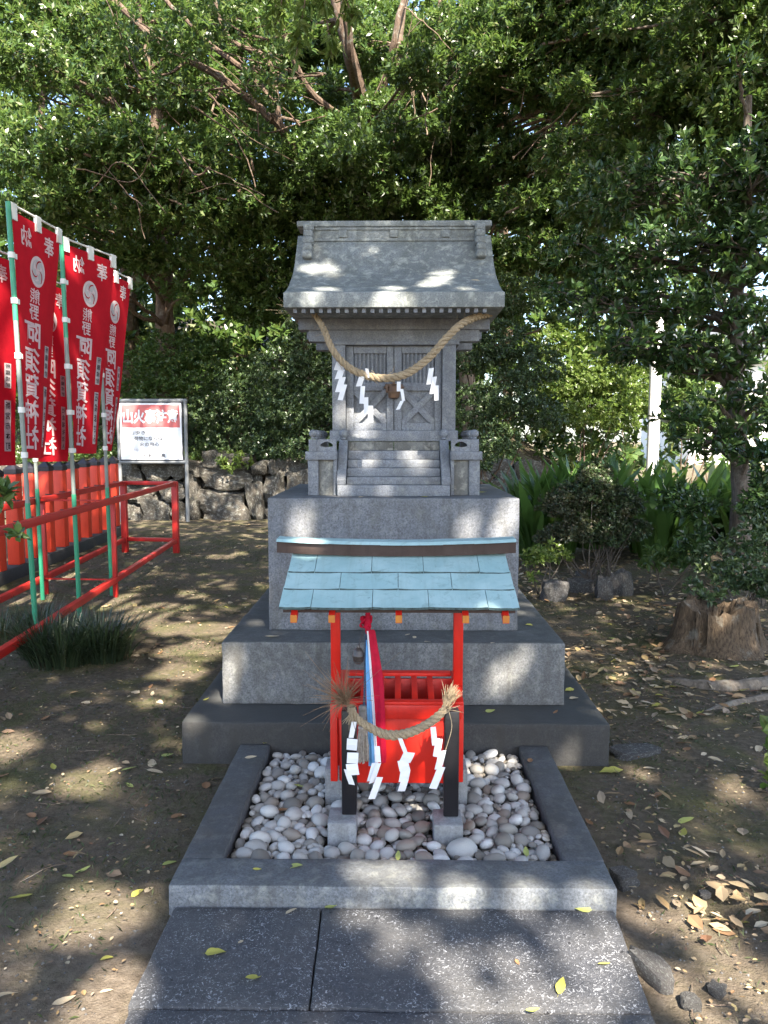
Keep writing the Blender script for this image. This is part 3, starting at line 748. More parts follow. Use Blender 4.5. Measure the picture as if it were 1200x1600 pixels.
# box body: trapezoid front, sides, back and a slatted mouth
def trap(y, z0, z1, x0b, x1b, x0t, x1t, th):
    return [(x0b, y, z0), (x1b, y, z0), (x1t, y, z1), (x0t, y, z1), (x0b, y + th, z0), (x1b, y + th, z0), (x1t, y + th, z1), (x0t, y + th, z1)]
BF = [(0, 1, 2, 3), (7, 6, 5, 4), (0, 4, 5, 1), (1, 5, 6, 2), (2, 6, 7, 3), (3, 7, 4, 0)]
MB().add(trap(2.880, 0.215, 0.462, -0.205, 0.238, -0.214, 0.248, 0.016), BF).build('front_panel', M['red_box'], B, 0.002)
MB().box(-0.218, 0.252, 2.868, 2.894, 0.4625, 0.516).build('front_lip', M['red_box'], B, 0.004)
MB().box(-0.214, 0.248, 3.098, 3.114, 0.215, 0.545).build('back_panel', M['red_box'], B, 0.002)
for xa, xb in ((-0.214, -0.198), (0.232, 0.248)):
    V, F = prism_yz([(2.897, 0.215), (2.8945, 0.508), (3.097, 0.545), (3.097, 0.215)], xa, xb)
    MB().add(V, F).build('side_panel', M['red_box'], B, 0.002)
for xc in (-0.207, 0.241):
    V, F = prism_yz([(2.870, 0.5165), (2.870, 0.528), (3.125, 0.574), (3.125, 0.5625)], xc - 0.016, xc + 0.016)
    MB().add(V, F).build('rim', M['red_box'], B, 0.002)
V, F = prism_yz([(3.096, 0.556), (3.096, 0.569), (3.125, 0.574), (3.125, 0.561)], -0.190, 0.224); MB().add(V, F).build('rim', M['red_box'], B, 0.002)
V, F = prism_yz([(2.868, 0.5165), (2.868, 0.5275), (2.896, 0.532), (2.896, 0.521)], -0.190, 0.224); MB().add(V, F).build('rim', M['red_box'], B, 0.002)
MB().box(-0.197, 0.231, 2.897, 3.097, 0.36, 0.372).build('inner_tray', M['red_box'], B)
for x in (-0.122, -0.055, 0.010, 0.075, 0.138):
    V, F = prism_yz([(2.897, 0.470), (2.897, 0.526), (3.095, 0.560), (3.095, 0.500)], x - 0.0115, x + 0.0115)
    MB().add(V, F).build('slat', M['red_box'], B, 0.002)
for x in (-0.232, 0.2445):
    MB().box(x - 0.0135, x + 0.0135, 2.874, 2.902, 0.222, 0.5155).build('corner_post', M['red_box'], B, 0.002)
MB().box(-0.215, 0.227, 3.004, 3.034, 0.94, 0.975).build('tie_beam', M['red_box'], B, 0.002)
# roof structure: two slopes with purlins and orange-tipped rafters
RZ, RY, EZ, EY = 1.055, 3.02, 0.905, 2.685
sl = (RZ - EZ) / (RY - EY)
rx0, rx1 = -0.400, 0.425
for x in (-0.355, -0.222, 0.012, 0.245, 0.385):
    m_ = MB()
    for sgn in (-1, 1):
        ye = RY + sgn * (RY - EY - 0.004)
        pts = [(RY, RZ - 0.014), (RY, RZ - 0.042), (ye, EZ - 0.042), (ye, EZ - 0.016)]
        V, F = prism_yz(pts if sgn < 0 else pts[::-1], x - 0.011, x + 0.011); m_.add(V, F)
    r_ = m_.build('rafter', M['red_box'], B)
    for sgn in (-1, 1):
        ye = RY + sgn * (RY - EY - 0.002)
        MB().box(x - 0.0115, x + 0.0115, min(ye, ye + sgn * 0.002) , max(ye, ye + sgn * 0.002), EZ - 0.040, EZ - 0.0145).build('rafter_tip', M['orange'], r_)
for sgn in (-1, 1):
    ye = RY + sgn * (RY - EY - 0.03)
    V = []
    pts = [(RY, RZ - 0.012), (RY, RZ - 0.003), (ye, EZ - 0.003), (ye, EZ - 0.012)]
    V, F = prism_yz(pts if sgn < 0 else pts[::-1], rx0 + 0.004, rx1 - 0.004); MB().add(V, F).build('roof_board', M['dark_wood'], B)
rows = [(0.0, 0.40, [497, 582, 660, 744], 455, 785), (0.345, 0.70, [534, 622, 703], 449, 797), (0.645, 1.012, [491, 583, 668, 757], 441, 811)]
pyrow = [885, 908, 940]
for sgn in (-1, 1):
    for ri, (t0, t1, js, pl, pr) in enumerate(rows):
        ymid = RY - (RY - EY) * (t0 + t1) / 2
        ed = [rx0 - 0.003 * (ri)] + [float(at(j, pyrow[ri], ymid)[0]) for j in js] + [rx1 + 0.003 * (ri)]
        if sgn > 0: ed = [rx0 + rx1 - e for e in ed][::-1]
        for x0, x1 in zip(ed[:-1], ed[1:]):
            def P(t, lift): 
                y = RY + sgn * (RY - EY) * t; return y, RZ + (EZ - RZ) * t + lift
            l0, l1 = 0.003 + 0.002 * ri, 0.011 + 0.002 * ri
            jt = random.uniform(-0.0012, 0.0012); th = 0.0035
            a, b = P(t0, l0), P(t1, l1 + jt)
            nn = 6; xsx = np.linspace(x0 + 0.001, x1 - 0.001, nn); V = []; F = []
            for q, xx in enumerate(xsx):
                e = (0.0022 if q in (0, nn - 1) else 0) + random.uniform(-0.0006, 0.0006)
                V += [(xx, a[0], a[1] + e), (xx, (a[0] + b[0]) / 2, (a[1] + b[1]) / 2 + e + random.uniform(-.0008, .0008)), (xx, b[0], b[1] + e), (xx, b[0], b[1] + e - 0.008), (xx, a[0], a[1] + e - th)]
            for q in range(nn - 1):
                for z in range(5):
                    F.append((q * 5 + z, q * 5 + (z + 1) % 5, (q + 1) * 5 + (z + 1) % 5, (q + 1) * 5 + z))
            F += [(0, 1, 2, 3, 4)[::-1], tuple((nn - 1) * 5 + z for z in range(5))]
            o = MB().add(V, F).build('shingle', [M['copper'], M['copper_edge']], B)
            for p in o.data.polygons:
                if p.normal.y * sgn > 0.9: p.material_index = 1
# ridge cap: dark board with copper top, ends sweeping up
def swoop(x): return 0.014 * (abs(x - 0.0) / 0.46) ** 2.0
xx = np.linspace(-0.455, 0.460, 24)
def swept(y0, y1, z0, z1, taper=0.0):
    V = []; F = []
    for x in xx:
        s = swoop(x); V += [(x, y0, z0 + s - taper), (x, y1, z0 + s - taper), (x, y1, z1 + s), (x, y0, z1 + s)]
    for q in range(len(xx) - 1):
        for z in range(4): F.append((q * 4 + z, q * 4 + (z + 1) % 4, (q + 1) * 4 + (z + 1) % 4, (q + 1) * 4 + z))
    F += [(3, 2, 1, 0), tuple((len(xx) - 1) * 4 + z for z in range(4))]
    return V, F
rc = MB().add(*swept(2.978, 3.062, 1.050, 1.092)).build('ridge_board', M['dark_wood'], B)
for k, (xa, xb) in enumerate(((0, 5), (4, 11), (10, 16), (15, 20), (19, 23))):
    sub = xx[xa:xb + 1]; V = []; F = []
    for x in sub:
        s = swoop(x) + (0.0012 if k % 2 else 0.0)
        V += [(x, 2.966, 1.0925 + s), (x, 3.074, 1.0925 + s), (x, 3.06, 1.103 + s), (x, 2.98, 1.103 + s)]
    for q in range(len(sub) - 1):
        for z in range(4): F.append((q * 4 + z, q * 4 + (z + 1) % 4, (q + 1) * 4 + (z + 1) % 4, (q + 1) * 4 + z))
    F += [(3, 2, 1, 0), tuple((len(sub) - 1) * 4 + z for z in range(4))]
    MB().add(V, F).build('ridge_sheet', M['copper'], rc)


for c in list(descend(B)):
    if c.type != 'MESH': continue
    for v in c.data.vertices:
        z = v.co.z
        if z < 1.1: v.co.z = max(z - 0.0495 * (1.1 - z), 0.1885 if z < 0.19 else 0)
        v.co.x *= 1.022
# footings of the box and the two rope posts
def footing(x0, x1, y0, y1, z1, label):
    o = MB().box(x0, x1, y0, y1, 0.0, z1).build('footing_block', M['footing'], None, 0.005, rough=0.001)
    return tag(o, label, 'footing block', 'concrete footing blocks in the pebble bed')
footing(-0.282, -0.196, 2.965, 3.075, 0.188, 'grey footing block half hidden behind the left red leg of the offering box')
footing(0.205, 0.290, 2.965, 3.075, 0.188, 'grey footing block under the right red post of the offering box')
fl = gz(533, 1298, 0.06); 
footing(-0.243, -0.140, 2.640, 2.765, 0.130, 'square grey footing block under the left black post')
footing(0.140, 0.245, 2.640, 2.765, 0.126, 'square grey footing block under the right black post')
for x, zt, lb in ((-0.168, 0.523, 'black lacquered post on the left holding the frayed end of the rope'), (0.205, 0.523, 'black lacquered post on the right below the straw fan of the rope')):
    zb = 0.1305 if x < 0 else 0.1265
    o = MB().box(x - 0.0275, x + 0.0275, 2.700, 2.755, zb, zt).build('rope_post', M['black_paint'], None, 0.005)
    tag(o, lb, 'post', 'black posts before the offering box')

# lower straw rope with paper streamers
Yl = 2.68
lr = empty('straw_rope', at(650, 1140, Yl), 'short straw rope with fanned ends strung between the two black posts', 'sacred rope')
path = catmull([w(551, 1108, Yl), w(558, 1122, Yl - 0.01), w(575, 1135, Yl - 0.02), w(600, 1147, Yl - 0.02), w(626, 1148, Yl - 0.02), w(652, 1140, Yl - 0.01), w(676, 1126, Yl), w(691, 1112, Yl), w(697, 1102, Yl)], 10)
rr = np.interp(np.linspace(0, 1, len(path)), [0, 0.15, 0.45, 0.8, 1], [0.009, 0.013, 0.018, 0.016, 0.011])
rope_vf(path, rr, 6.5).build('twisted_cord', M['straw'], lr, smooth=True)
fan = MB(); straws(fan, w(697, 1104, Yl - 0.01), (0.38, -0.02, 1.0), 150, 0.050, 0.085, 0.15, 0.0012, 0.12, 5); fan.build('straw_fan', M['straw'], lr)
tie = MB()
for k in range(6):
    a = np.linspace(0, 2 * np.pi, 14); c = at(697 - k * 0.4, 1107 + k * 1.2, Yl)
    V, F = tube_vf([(c[0] + 0.0135 * math.cos(t), c[1] + 0.0135 * math.sin(t), c[2] + 0.004 * math.cos(t)) for t in a], 0.0016, 4, False); tie.add(V, F)
straws(tie, w(699, 1108, Yl - 0.015), (0.9, -0.2, 0.1), 9, 0.025, 0.04, 0.5, 0.0014, 0.4, 8)
V, F = tube_vf(catmull([w(701, 1110, Yl - .02), w(706, 1135, Yl - .03), w(700, 1160, Yl - .03), w(694, 1178, Yl - .035)], 6), 0.0014, 5); tie.add(V, F)
tie.build('tie_cord', M['straw'], lr)
fr = MB(); straws(fr, w(541, 1100, Yl - 0.005), (-0.45, -0.1, 0.75), 260, 0.035, 0.085, 0.34, 0.0008, 0.75, 6); fr.build('frayed_end', M['straw_brown'], lr)
hg = MB(); straws(hg, w(550, 1108, Yl - 0.012), (-0.18, -0.1, -1.0), 34, 0.035, 0.065, 0.16, 0.0014, 0.2, 7)
for k in range(5):
    a = np.linspace(0, 2 * np.pi, 12); c = at(549, 1104 + k * 1.6, Yl - 0.003)
    V, F = tube_vf([(c[0] + 0.014 * math.cos(t), c[1] + 0.012 * math.sin(t), c[2] + 0.003 * math.sin(t)) for t in a], 0.0018, 4, False); hg.add(V, F)
hg.build('hanging_straw', M['straw'], lr)
px_shide(lr, 2.655, [(551, 1140, 8, 26, -5), (550, 1163, 17, 18, -1), (551, 1184, 18, 17, -1), (551, 1202, 19, 18, 3), (546, 1214, 10, 24, 8)], 11)
px_shide(lr, 2.645, [(590, 1178, 9, 26, 2), (582, 1206, 10, 30, -8), (586, 1208, 9, 32, -11), (587, 1231, 11, 36, -13)], 12)
px_shide(lr, 2.645, [(630, 1166, 7, 26, 10), (636, 1183, 18, 16, -8), (631, 1196, 17, 17, 4), (632, 1212, 16, 17, -3), (630, 1226, 12, 20, -6)], 13)
px_shide(lr, 2.650, [(678, 1150, 9, 30, 3), (684, 1168, 11, 30, -5), (688, 1187, 12, 30, -7), (683, 1215, 12, 36, -14)], 14)

# bell pull
Yb = 2.86
bp = empty('bell_pull', at(575, 965, Yb), 'bell rope of red, white and blue cloth hanging from the copper roof', 'bell rope')
kn = MB(); rg = random.Random(4)
for k in range(7):
    c = np.array(at(572, 972, Yb)); a0 = rg.uniform(0, 6.28); ax = rg.uniform(0.012, 0.022); az = rg.uniform(0.010, 0.026)
    pts = [(c[0] + ax * math.cos(t + a0) + rg.uniform(-.002, .002), c[1] + 0.010 * math.sin(2 * t + a0), c[2] + az * math.sin(t)) for t in np.linspace(0, 6.3, 16)]
    V, F = tube_vf(pts, 0.0042, 6); kn.add(V, F)
V, F = tube_vf([w(575, 955, Yb), w(574, 972, Yb), w(575, 990, Yb)], [0.009, 0.012, 0.010], 8); kn.add(V, F)
kn.build('knot', M['ribbon_red'], bp, smooth=True)
V, F = tube_vf([tuple(at(575, 975, Yb)), tuple(np.array([at(575, 975, Yb)[0], Yb, 0.955]))], 0.004, 6); MB().add(V, F).build('hanger', M['tin'], bp)
c = at(560, 1024, Yb - 0.005)
V, F = lathe_vf([(0.004, 0.042), (0.007, 0.036), (0.007, 0.030), (0.012, 0.027), (0.019, 0.017), (0.0215, 0.004), (0.023, 0.002), (0.023, -0.003), (0.0215, -0.005), (0.0205, -0.018), (0.015, -0.029), (0.006, -0.034)][::-1], 20, c)
bl = MB().add(V, F).build('bell', M['bronze'], bp, smooth=True)
MB().box(c[0] - 0.016, c[0] + 0.016, c[1] - 0.0235, c[1] - 0.015, c[2] - 0.024, c[2] - 0.021).build('bell_slot', M['tin'], bl)
ch = MB()
for k in range(6):
    p = np.array(at(562 + k * 1.2, 1004 - k * 4.5, Yb - 0.003)); V, F = tube_vf([(p[0] + 0.004 * math.cos(t) * (k % 2), p[1] + 0.004 * math.cos(t) * (1 - k % 2), p[2] + 0.008 * math.sin(t)) for t in np.linspace(0, 6.28, 9)], 0.0013, 5); ch.add(V, F)
ch.build('bell_chain', M['tin'], bp)
rope_vf(catmull([w(572, 988, Yb), w(571, 1030, Yb - .01), w(570, 1070, Yb - .015), w(569, 1103, Yb - .02)], 12), 0.0055, 9, 3).build('braided_cord', M['cord'], bp, smooth=True)
# cloth strip drawn out into three colour bands, softly folded
def ribbon(name, L, Rr, m, yoff):
    V = []; F = []; n = len(L); k_ = 7
    for i in range(n):
        for q in range(k_):
            t = q / (k_ - 1); x = L[i][0] + (Rr[i][0] - L[i][0]) * t; y_ = L[i][1] + (Rr[i][1] - L[i][1]) * t
            p = at(x, y_, Yb - 0.022 + yoff - 0.006 * math.sin(3.14 * t) - 0.003 * math.sin(9 * t + i * 0.25))
            V.append(p)
    for i in range(n - 1):
        for q in range(k_ - 1): F.append((i * k_ + q, i * k_ + q + 1, (i + 1) * k_ + q + 1, (i + 1) * k_ + q))
    V = V + [(v[0], v[1] + 0.0015, v[2]) for v in V]; nb = n * k_
    F = F + [tuple(nb + q for q in f[::-1]) for f in F]
    return MB().add(V, F).build(name, m, bp, smooth=True)
N = 14
def lerp(a, b): return [(a[0] + (b[0] - a[0]) * t, a[1] + (b[1] - a[1]) * t) for t in np.linspace(0, 1, N)]
def keyed(keys):
    ys = [k[0] for k in keys]; yy = np.linspace(ys[0], ys[-1], N); return [(float(np.interp(y, ys, [k[1] for k in keys])), float(y)) for y in yy], [(float(np.interp(y, ys, [k[2] for k in keys])), float(y)) for y in yy]
ribbon('red_band', *keyed([(984, 574, 584), (1005, 576, 589), (1030, 579, 593), (1060, 582, 597), (1100, 585, 600), (1150, 588, 602), (1192, 591, 603)]), M['ribbon_red'], 0.0)
ribbon('crimson_fold', *keyed([(985, 578, 586), (1020, 584, 592), (1060, 589, 599), (1120, 594, 602), (1186, 598, 604)]), M['ribbon_red'], 0.007)
ribbon('white_band', *keyed([(986, 573, 576), (1030, 576, 580), (1100, 581, 586), (1150, 584, 589), (1196, 586, 592)]), M['ribbon_white'], 0.001)
ribbon('blue_band', *keyed([(1000, 572, 573.5), (1030, 571, 576.5), (1100, 573, 581.5), (1150, 575, 584.5), (1197, 576, 587)]), M['ribbon_blue'], 0.002)
# wooden holder and tassel
c = at(567, 1118, Yb - 0.02)
V, F = lathe_vf([(0.013, -0.038), (0.016, -0.036), (0.0165, 0.034), (0.012, 0.040)], 8, c); hd = MB().add(V, F).build('wooden_holder', M['holder'], bp)
V, F = lathe_vf([(0.015, -0.006), (0.0185, -0.004), (0.0195, 0.0), (0.0185, 0.004), (0.015, 0.006)], 14, at(567, 1137, Yb - 0.02)); MB().add(V, F).build('collar', M['tassel'], bp, smooth=True)
ts = MB(); rg = random.Random(9)
for k in range(70):
    a = rg.uniform(0, 6.28); r0 = 0.015 * math.sqrt(rg.random()); r1 = r0 * 1.35 + 0.002
    p0 = np.array(at(567, 1139, Yb - 0.02)); L = rg.uniform(0.118, 0.132)
    p = [(p0[0] + r0 * math.cos(a), p0[1] + r0 * math.sin(a), p0[2]), (p0[0] + r1 * math.cos(a) + rg.uniform(-.002, .002), p0[1] + r1 * math.sin(a), p0[2] - L * 0.5), (p0[0] + r1 * math.cos(a + .1) + rg.uniform(-.003, .003), p0[1] + r1 * math.sin(a + .1), p0[2] - L)]
    V, F = tube_vf(p, 0.0021, 5); ts.add(V, F)
ts.build('tassel', M['tassel'], bp)

# ------------------------------------------------------------------ lettering
def text_mesh(s, size=1.0, off=0.0, mirror=False):
    cu = bpy.data.curves.new('lettering', 'FONT'); cu.body = s; cu.size = size; cu.align_x = 'CENTER'; cu.align_y = 'CENTER'
    cu.offset = off; cu.resolution_u = 2
    ob = bpy.data.objects.new('tmp', cu); COL.objects.link(ob)
    bpy.context.view_layer.update()
    me = bpy.data.meshes.new_from_object(ob.evaluated_get(bpy.context.evaluated_depsgraph_get()))
    bpy.data.objects.remove(ob)
    n = len(me.vertices); V = np.zeros(n * 3); me.vertices.foreach_get('co', V); V = V.reshape(-1, 3)
    F = [tuple(p.vertices) for p in me.polygons]; bpy.data.meshes.remove(me)
    if n:
        lo, hi = V[:, :2].min(0), V[:, :2].max(0); V[:, :2] -= (lo + hi) / 2
        ext = hi - lo
    else: ext = np.array([1, 1])
    if mirror: V[:, 0] *= -1
    return V, F, ext
def fit(s, w_, h_, off=0.0, mirror=False):
    V, F, e = text_mesh(s, 1.0, off, mirror); V = V.copy(); V[:, 0] *= w_ / e[0]; V[:, 1] *= h_ / e[1]; return V, F

# warning sign
sg = empty('warning_sign', (-4.5, 14.1, 0), 'white and red forest fire notice board in a grey pipe frame', 'sign')
xl, xr, Ys = at(184, 700, 14.1)[0] + 0.03, at(291, 700, 14.1)[0], 14.1
mb = MB(); z_top = at(240, 626, Ys)[2]; z_bt = at(240, 722, Ys)[2]
for x in (xl, xr):
    V, F = tube_vf([(x, Ys, -0.2), (x, Ys, z_top)], 0.035, 10); MB().add(V, F).build('post', M['sign_frame'], sg, smooth=True)
for z in (z_top, z_bt):
    V, F = tube_vf([(xl - 0.035, Ys, z), (xr + 0.035, Ys, z)], 0.035, 10); MB().add(V, F).build('crossbar', M['sign_frame'], sg, smooth=True)
x0, z1 = at(187, 630, Ys - .04)[0], at(187, 630, Ys - .04)[2]; x1, z0 = at(285, 718, Ys - .04)[0], at(285, 718, Ys - .04)[2]
MB().box(x0 - 0.02, x1 + 0.02, Ys - 0.03, Ys - 0.018, z0 - 0.02, z1 + 0.02).build('backing', M['sign_black'], sg)
bd = MB().box(x0, x1, Ys - 0.045, Ys - 0.0305, z0, z1).build('board', M['sign_white'], sg)
Wd, Hd = x1 - x0, z1 - z0; yS = Ys - 0.049
MB().box(x0 + 0.03, x1 - 0.03, Ys - 0.048, Ys - 0.0455, z1 - 0.43 * Hd, z1 - 0.03).build('red_field', M['sign_red'], bd)
def sign_text(s, cx, cz, w_, h_, m, off=0.01, y=yS):
    V, F = fit(s, w_, h_, off); P = np.stack([x0 + cx * Wd + V[:, 0], np.full(len(V), y), z1 - cz * Hd + V[:, 1]], 1)
    link('lettering', np_mesh('lettering', P, F), m, bd)
sign_text('山火事注意', 0.5, 0.235, 0.90 * Wd, 0.25 * Hd, M['sign_white'], 0.03, Ys - 0.051)
sign_text('山歩き', 0.28, 0.52, 0.26 * Wd, 0.075 * Hd, M['sign_black'], 0.01)
sign_text('荷物にならぬ', 0.45, 0.625, 0.46 * Wd, 0.075 * Hd, M['sign_black'], 0.01)
sign_text('火の用心', 0.47, 0.73, 0.32 * Wd, 0.075 * Hd, M['sign_black'], 0.01)
sign_text('タバコの投げ捨てはやめましょう', 0.39, 0.83, 0.62 * Wd, 0.05 * Hd, M['sign_grey'], 0.0)
sign_text('和歌山県', 0.54, 0.93, 0.38 * Wd, 0.078 * Hd, M['sign_black'], 0.015)

# ------------------------------------------------------------------ red rail rack
rack = empty('banner_rack', (-3.1, 8, 0), 'long red steel rack of rails holding the banner poles', 'rack')
FN, FF = np.array([-2.36, 3.2]), np.array([-2.93, 10.16]); off = np.array([-0.72, 0.10])
def fp(y): t = (y - FN[1]) / (FF[1] - FN[1]); return FN + (FF - FN) * t
rail_m = M['red_rail']
for z in (0.17, 0.93):
    for o_ in (np.zeros(2), off):
        a = FN + o_; b = FF + o_
        MB().bar((a[0], a[1], z), (b[0], b[1], z), 0.05, 0.055).build('rail', rail_m, rack, 0.004)
    MB().bar((FF[0], FF[1] + .001, z + 0.002), (FF[0] + off[0], FF[1] + off[1], z + 0.002), 0.048, 0.05).build('end_rail', rail_m, rack, 0.004)
    p = fp(7.22); MB().bar((p[0], p[1], z + 0.002), (p[0] + off[0], p[1] + off[1] * 0.5, z + 0.002), 0.014, 0.014).build('tie_rod', rail_m, rack)
for y in (10.13, 7.25, 4.4):
    for o_ in (np.zeros(2), off):
        p = fp(y) + o_; wd = 0.075 if y > 9 else 0.04
        MB().box(p[0] - wd / 2, p[0] + wd / 2, p[1] - wd / 2, p[1] + wd / 2, -0.05, 0.955 if y > 9 else 0.90).build('leg', rail_m, rack, 0.004)

# ------------------------------------------------------------------ banners
def swirl_crest(c0, r, fmap, parent):
    """disc with three comma shapes divided by thin curved gaps, mapped on the cloth"""
    n = 40; V = [(c0[0], c0[1])] + [(c0[0] + r * math.cos(t), c0[1] + r * math.sin(t)) for t in np.linspace(0, 2 * np.pi, n, endpoint=False)]
    F = [(0, i + 1, (i + 1) % n + 1) for i in range(n)]
    link('crest', np_mesh('crest', fmap(np.array(V), 0.004), F), M['flag_white'], parent)
    V = []; F = []
    for k in range(3):
        a0 = 2 * np.pi * k / 3 + 0.5
        # comma: round head near the centre, tail sweeping along the rim
        L = []
        hc = (0.40 * math.cos(a0), 0.40 * math.sin(a0))
        for t in np.linspace(-0.6 * np.pi, 0.75 * np.pi, 14): L.append((hc[0] + 0.36 * math.cos(a0 + t), hc[1] + 0.36 * math.sin(a0 + t)))
        base = len(V)
        P = [(c0[0] + r * x, c0[1] + r * y) for x, y in L]
        V += [(c0[0] + r * hc[0], c0[1] + r * hc[1])] + P
        F += [(base, base + i + 1, base + i + 2) for i in range(len(P) - 1)] + [(base, base + len(P), base + 1)]
        b2 = len(V); m_ = 16; outer = []; inner = []
        for i, t in enumerate(np.linspace(0, 1, m_)):
            ang = a0 + 0.45 + 1.75 * t; wd = 0.30 * (1 - t) ** 1.3
            outer.append((0.80 * math.cos(ang), 0.80 * math.sin(ang))); inner.append(((0.80 - wd - 0.02) * math.cos(ang), (0.80 - wd - 0.02) * math.sin(ang)))
        V += [(c0[0] + r * x, c0[1] + r * y) for x, y in outer + inner]
        F += [(b2 + i, b2 + i + 1, b2 + m_ + i + 1, b2 + m_ + i) for i in range(m_ - 1)]
    # thin dark dividing strokes between the commas
    link('crest', np_mesh('crest', fmap(np.array(V), 0.0055), F), M['crest_grey'], parent)
    V = []; F = []
    for k in range(3):
        a0 = 2 * np.pi * k / 3 + 0.5; b = len(V); m_ = 14
        for i, t in enumerate(np.linspace(0, 1, m_)):
            ang = a0 + 1.15 + 1.5 * t; rad = 0.10 + 0.72 * t ** 0.75; wd = 0.045 + 0.02 * math.sin(3.14 * t)
            if i == m_ - 1: wd = 0.01
            V += [(c0[0] + r * (rad - wd) * math.cos(ang), c0[1] + r * (rad - wd) * math.sin(ang)), (c0[0] + r * (rad + wd) * math.cos(ang), c0[1] + r * (rad + wd) * math.sin(ang))]
        F += [(b + 2 * i, b + 2 * i + 1, b + 2 * i + 3, b + 2 * i + 2) for i in range(m_ - 1)]
    link('crest', np_mesh('crest', fmap(np.array(V), 0.007), F), M['flag'], parent)

def banner(px0, base, top_z, bot_z, width, dirv, twist, label, strips, lean=(0.0, 0.0), seed=0, mid_white=True):
    """a pole and a red cloth hung from a cross rod; the printing shows through mirrored on this side"""
    rg = random.Random(seed); bxy = np.array(base)
    t = empty('banner', (base[0], base[1], 0), label, 'banner', 'red votive banners on green poles')
    def pole(z): return np.array([bxy[0] + lean[0] * z, bxy[1] + lean[1] * z, z])
    zj = 1.05
    V, F = tube_vf([pole(-0.12), pole(zj)], 0.019, 10); MB().add(V, F).build('pole', M['green_pole'], t, smooth=True)
    V, F = tube_vf([pole(zj - 0.02), pole(top_z - 0.75)], 0.0165, 10); MB().add(V, F).build('pole_sleeve', M['grey_pole'], t, smooth=True)
    V, F = tube_vf([pole(top_z - 0.76), pole(top_z + 0.05)], 0.0175, 10); MB().add(V, F).build('pole_top', M['green_pole'], t, smooth=True)
    H = top_z - bot_z; dv = np.array(dirv, float); dv /= np.linalg.norm(dv); ph = rg.uniform(0, 6)
    def fmap(UV, lift):
        UV = np.atleast_2d(UV); u = UV[:, 0]; v = UV[:, 1]           # u 0..1 across from the pole, v 0 top..1 bottom
        ang = twist * v ** 1.1; ca, sa = np.cos(ang), np.sin(ang)
        dx = dv[0] * ca - dv[1] * sa; dy = dv[0] * sa + dv[1] * ca
        z = top_z - v * H - 0.012 * u * v
        nx, ny = dy, -dx                                              # towards the viewer's side
        wv = 0.016 * np.sin(5.0 * v + 3 * u + ph) * u * (0.3 + v) + 0.012 * np.sin(9 * u + 2.2 * v + ph) * (0.15 + 0.85 * v) + lift
        s = (u * width + 0.035)
        X = bxy[0] + lean[0] * z + dx * s + nx * wv; Y = bxy[1] + lean[1] * z + dy * s + ny * wv
        return np.stack([X, Y, z], 1)
    nu, nv = 16, 44
    UV = np.array([(i / nu, j / nv) for j in range(nv + 1) for i in range(nu + 1)]); P = fmap(UV, 0.0)
    i, j = np.meshgrid(np.arange(nu), np.arange(nv)); a = (j * (nu + 1) + i).ravel()
    cl = link('cloth', np_mesh('cloth', P, np.stack([a, a + 1, a + nu + 2, a + nu + 1], 1), True), M['flag'], t)
    # cross rod and loops
    a0 = fmap([(0, 0)], 0)[0]; b0 = fmap([(1, 0)], 0)[0]
    V, F = tube_vf([a0 + (0, 0, 0.045) - (b0 - a0) * 0.06, b0 + (0, 0, 0.045) + (b0 - a0) * 0.05], 0.008, 8); MB().add(V, F).build('cross_rod', M['white_plastic'], t, smooth=True)
    def patch(u0, u1, z0, z1, d=0.012, name='loop'):
        p0 = fmap([(u0, 0)], 0.002)[0]; p1 = fmap([(u1, 0)], 0.002)[0]; nrm = np.array([dv[1], -dv[0], 0]) * d
        q = [p0 + (0, 0, z0), p1 + (0, 0, z0), p1 + (0, 0, z1), p0 + (0, 0, z1)]
        V = [x + nrm for x in q] + [x - nrm for x in q]; MB().add(V, BF).build(name, M['white_plastic'], t)
    for uc in (0.02, 0.5, 0.97): patch(uc - 0.05, uc + 0.05, -0.06, 0.055)
    for v in (0.18, 0.36, 0.58, 0.80, 0.985):                         # tabs round the pole
        z = top_z - v * H; c = pole(z)
        V, F = tube_vf([c - (0, 0, 0.02), c + (0, 0, 0.02)], 0.0235, 10); MB().add(V, F).build('pole_tab', M['white_plastic'], t, smooth=True)
        p1 = fmap([(0.03, v)], 0.003)[0]
        MB().bar(c, p1, 0.012, 0.036).build('pole_tab', M['white_plastic'], t)
    # mirrored printing
    def put(s, uc, vc, wu, hv, m=M['flag_white'], off=0.025, lift=0.004, mir=True):
        V, F = fit(s, wu, hv, off, mir); UV = np.stack([uc + V[:, 0], vc - V[:, 1]], 1)
        link('lettering', np_mesh('lettering', fmap(UV, lift), F), m, cl)
    AW = H / width
    put('納', 0.26, 0.075, 0.22, 0.082, off=0.016); put('奉', 0.74, 0.075, 0.24, 0.086, off=0.016)
    fm2 = lambda UV, lift: fmap(np.stack([UV[:, 0], UV[:, 1] / AW], 1), lift)
    swirl_crest((0.50, 0.200 * AW), 0.165, fm2, cl)
    put('熊', 0.45, 0.305, 0.23, 0.064, off=0.010); put('野', 0.43, 0.375, 0.23, 0.064, off=0.010)
    for k, ch_ in enumerate('阿須賀神社'):
        put(ch_, 0.38 - 0.014 * k, 0.470 + 0.110 * k, 0.43, 0.106, off=0.020)
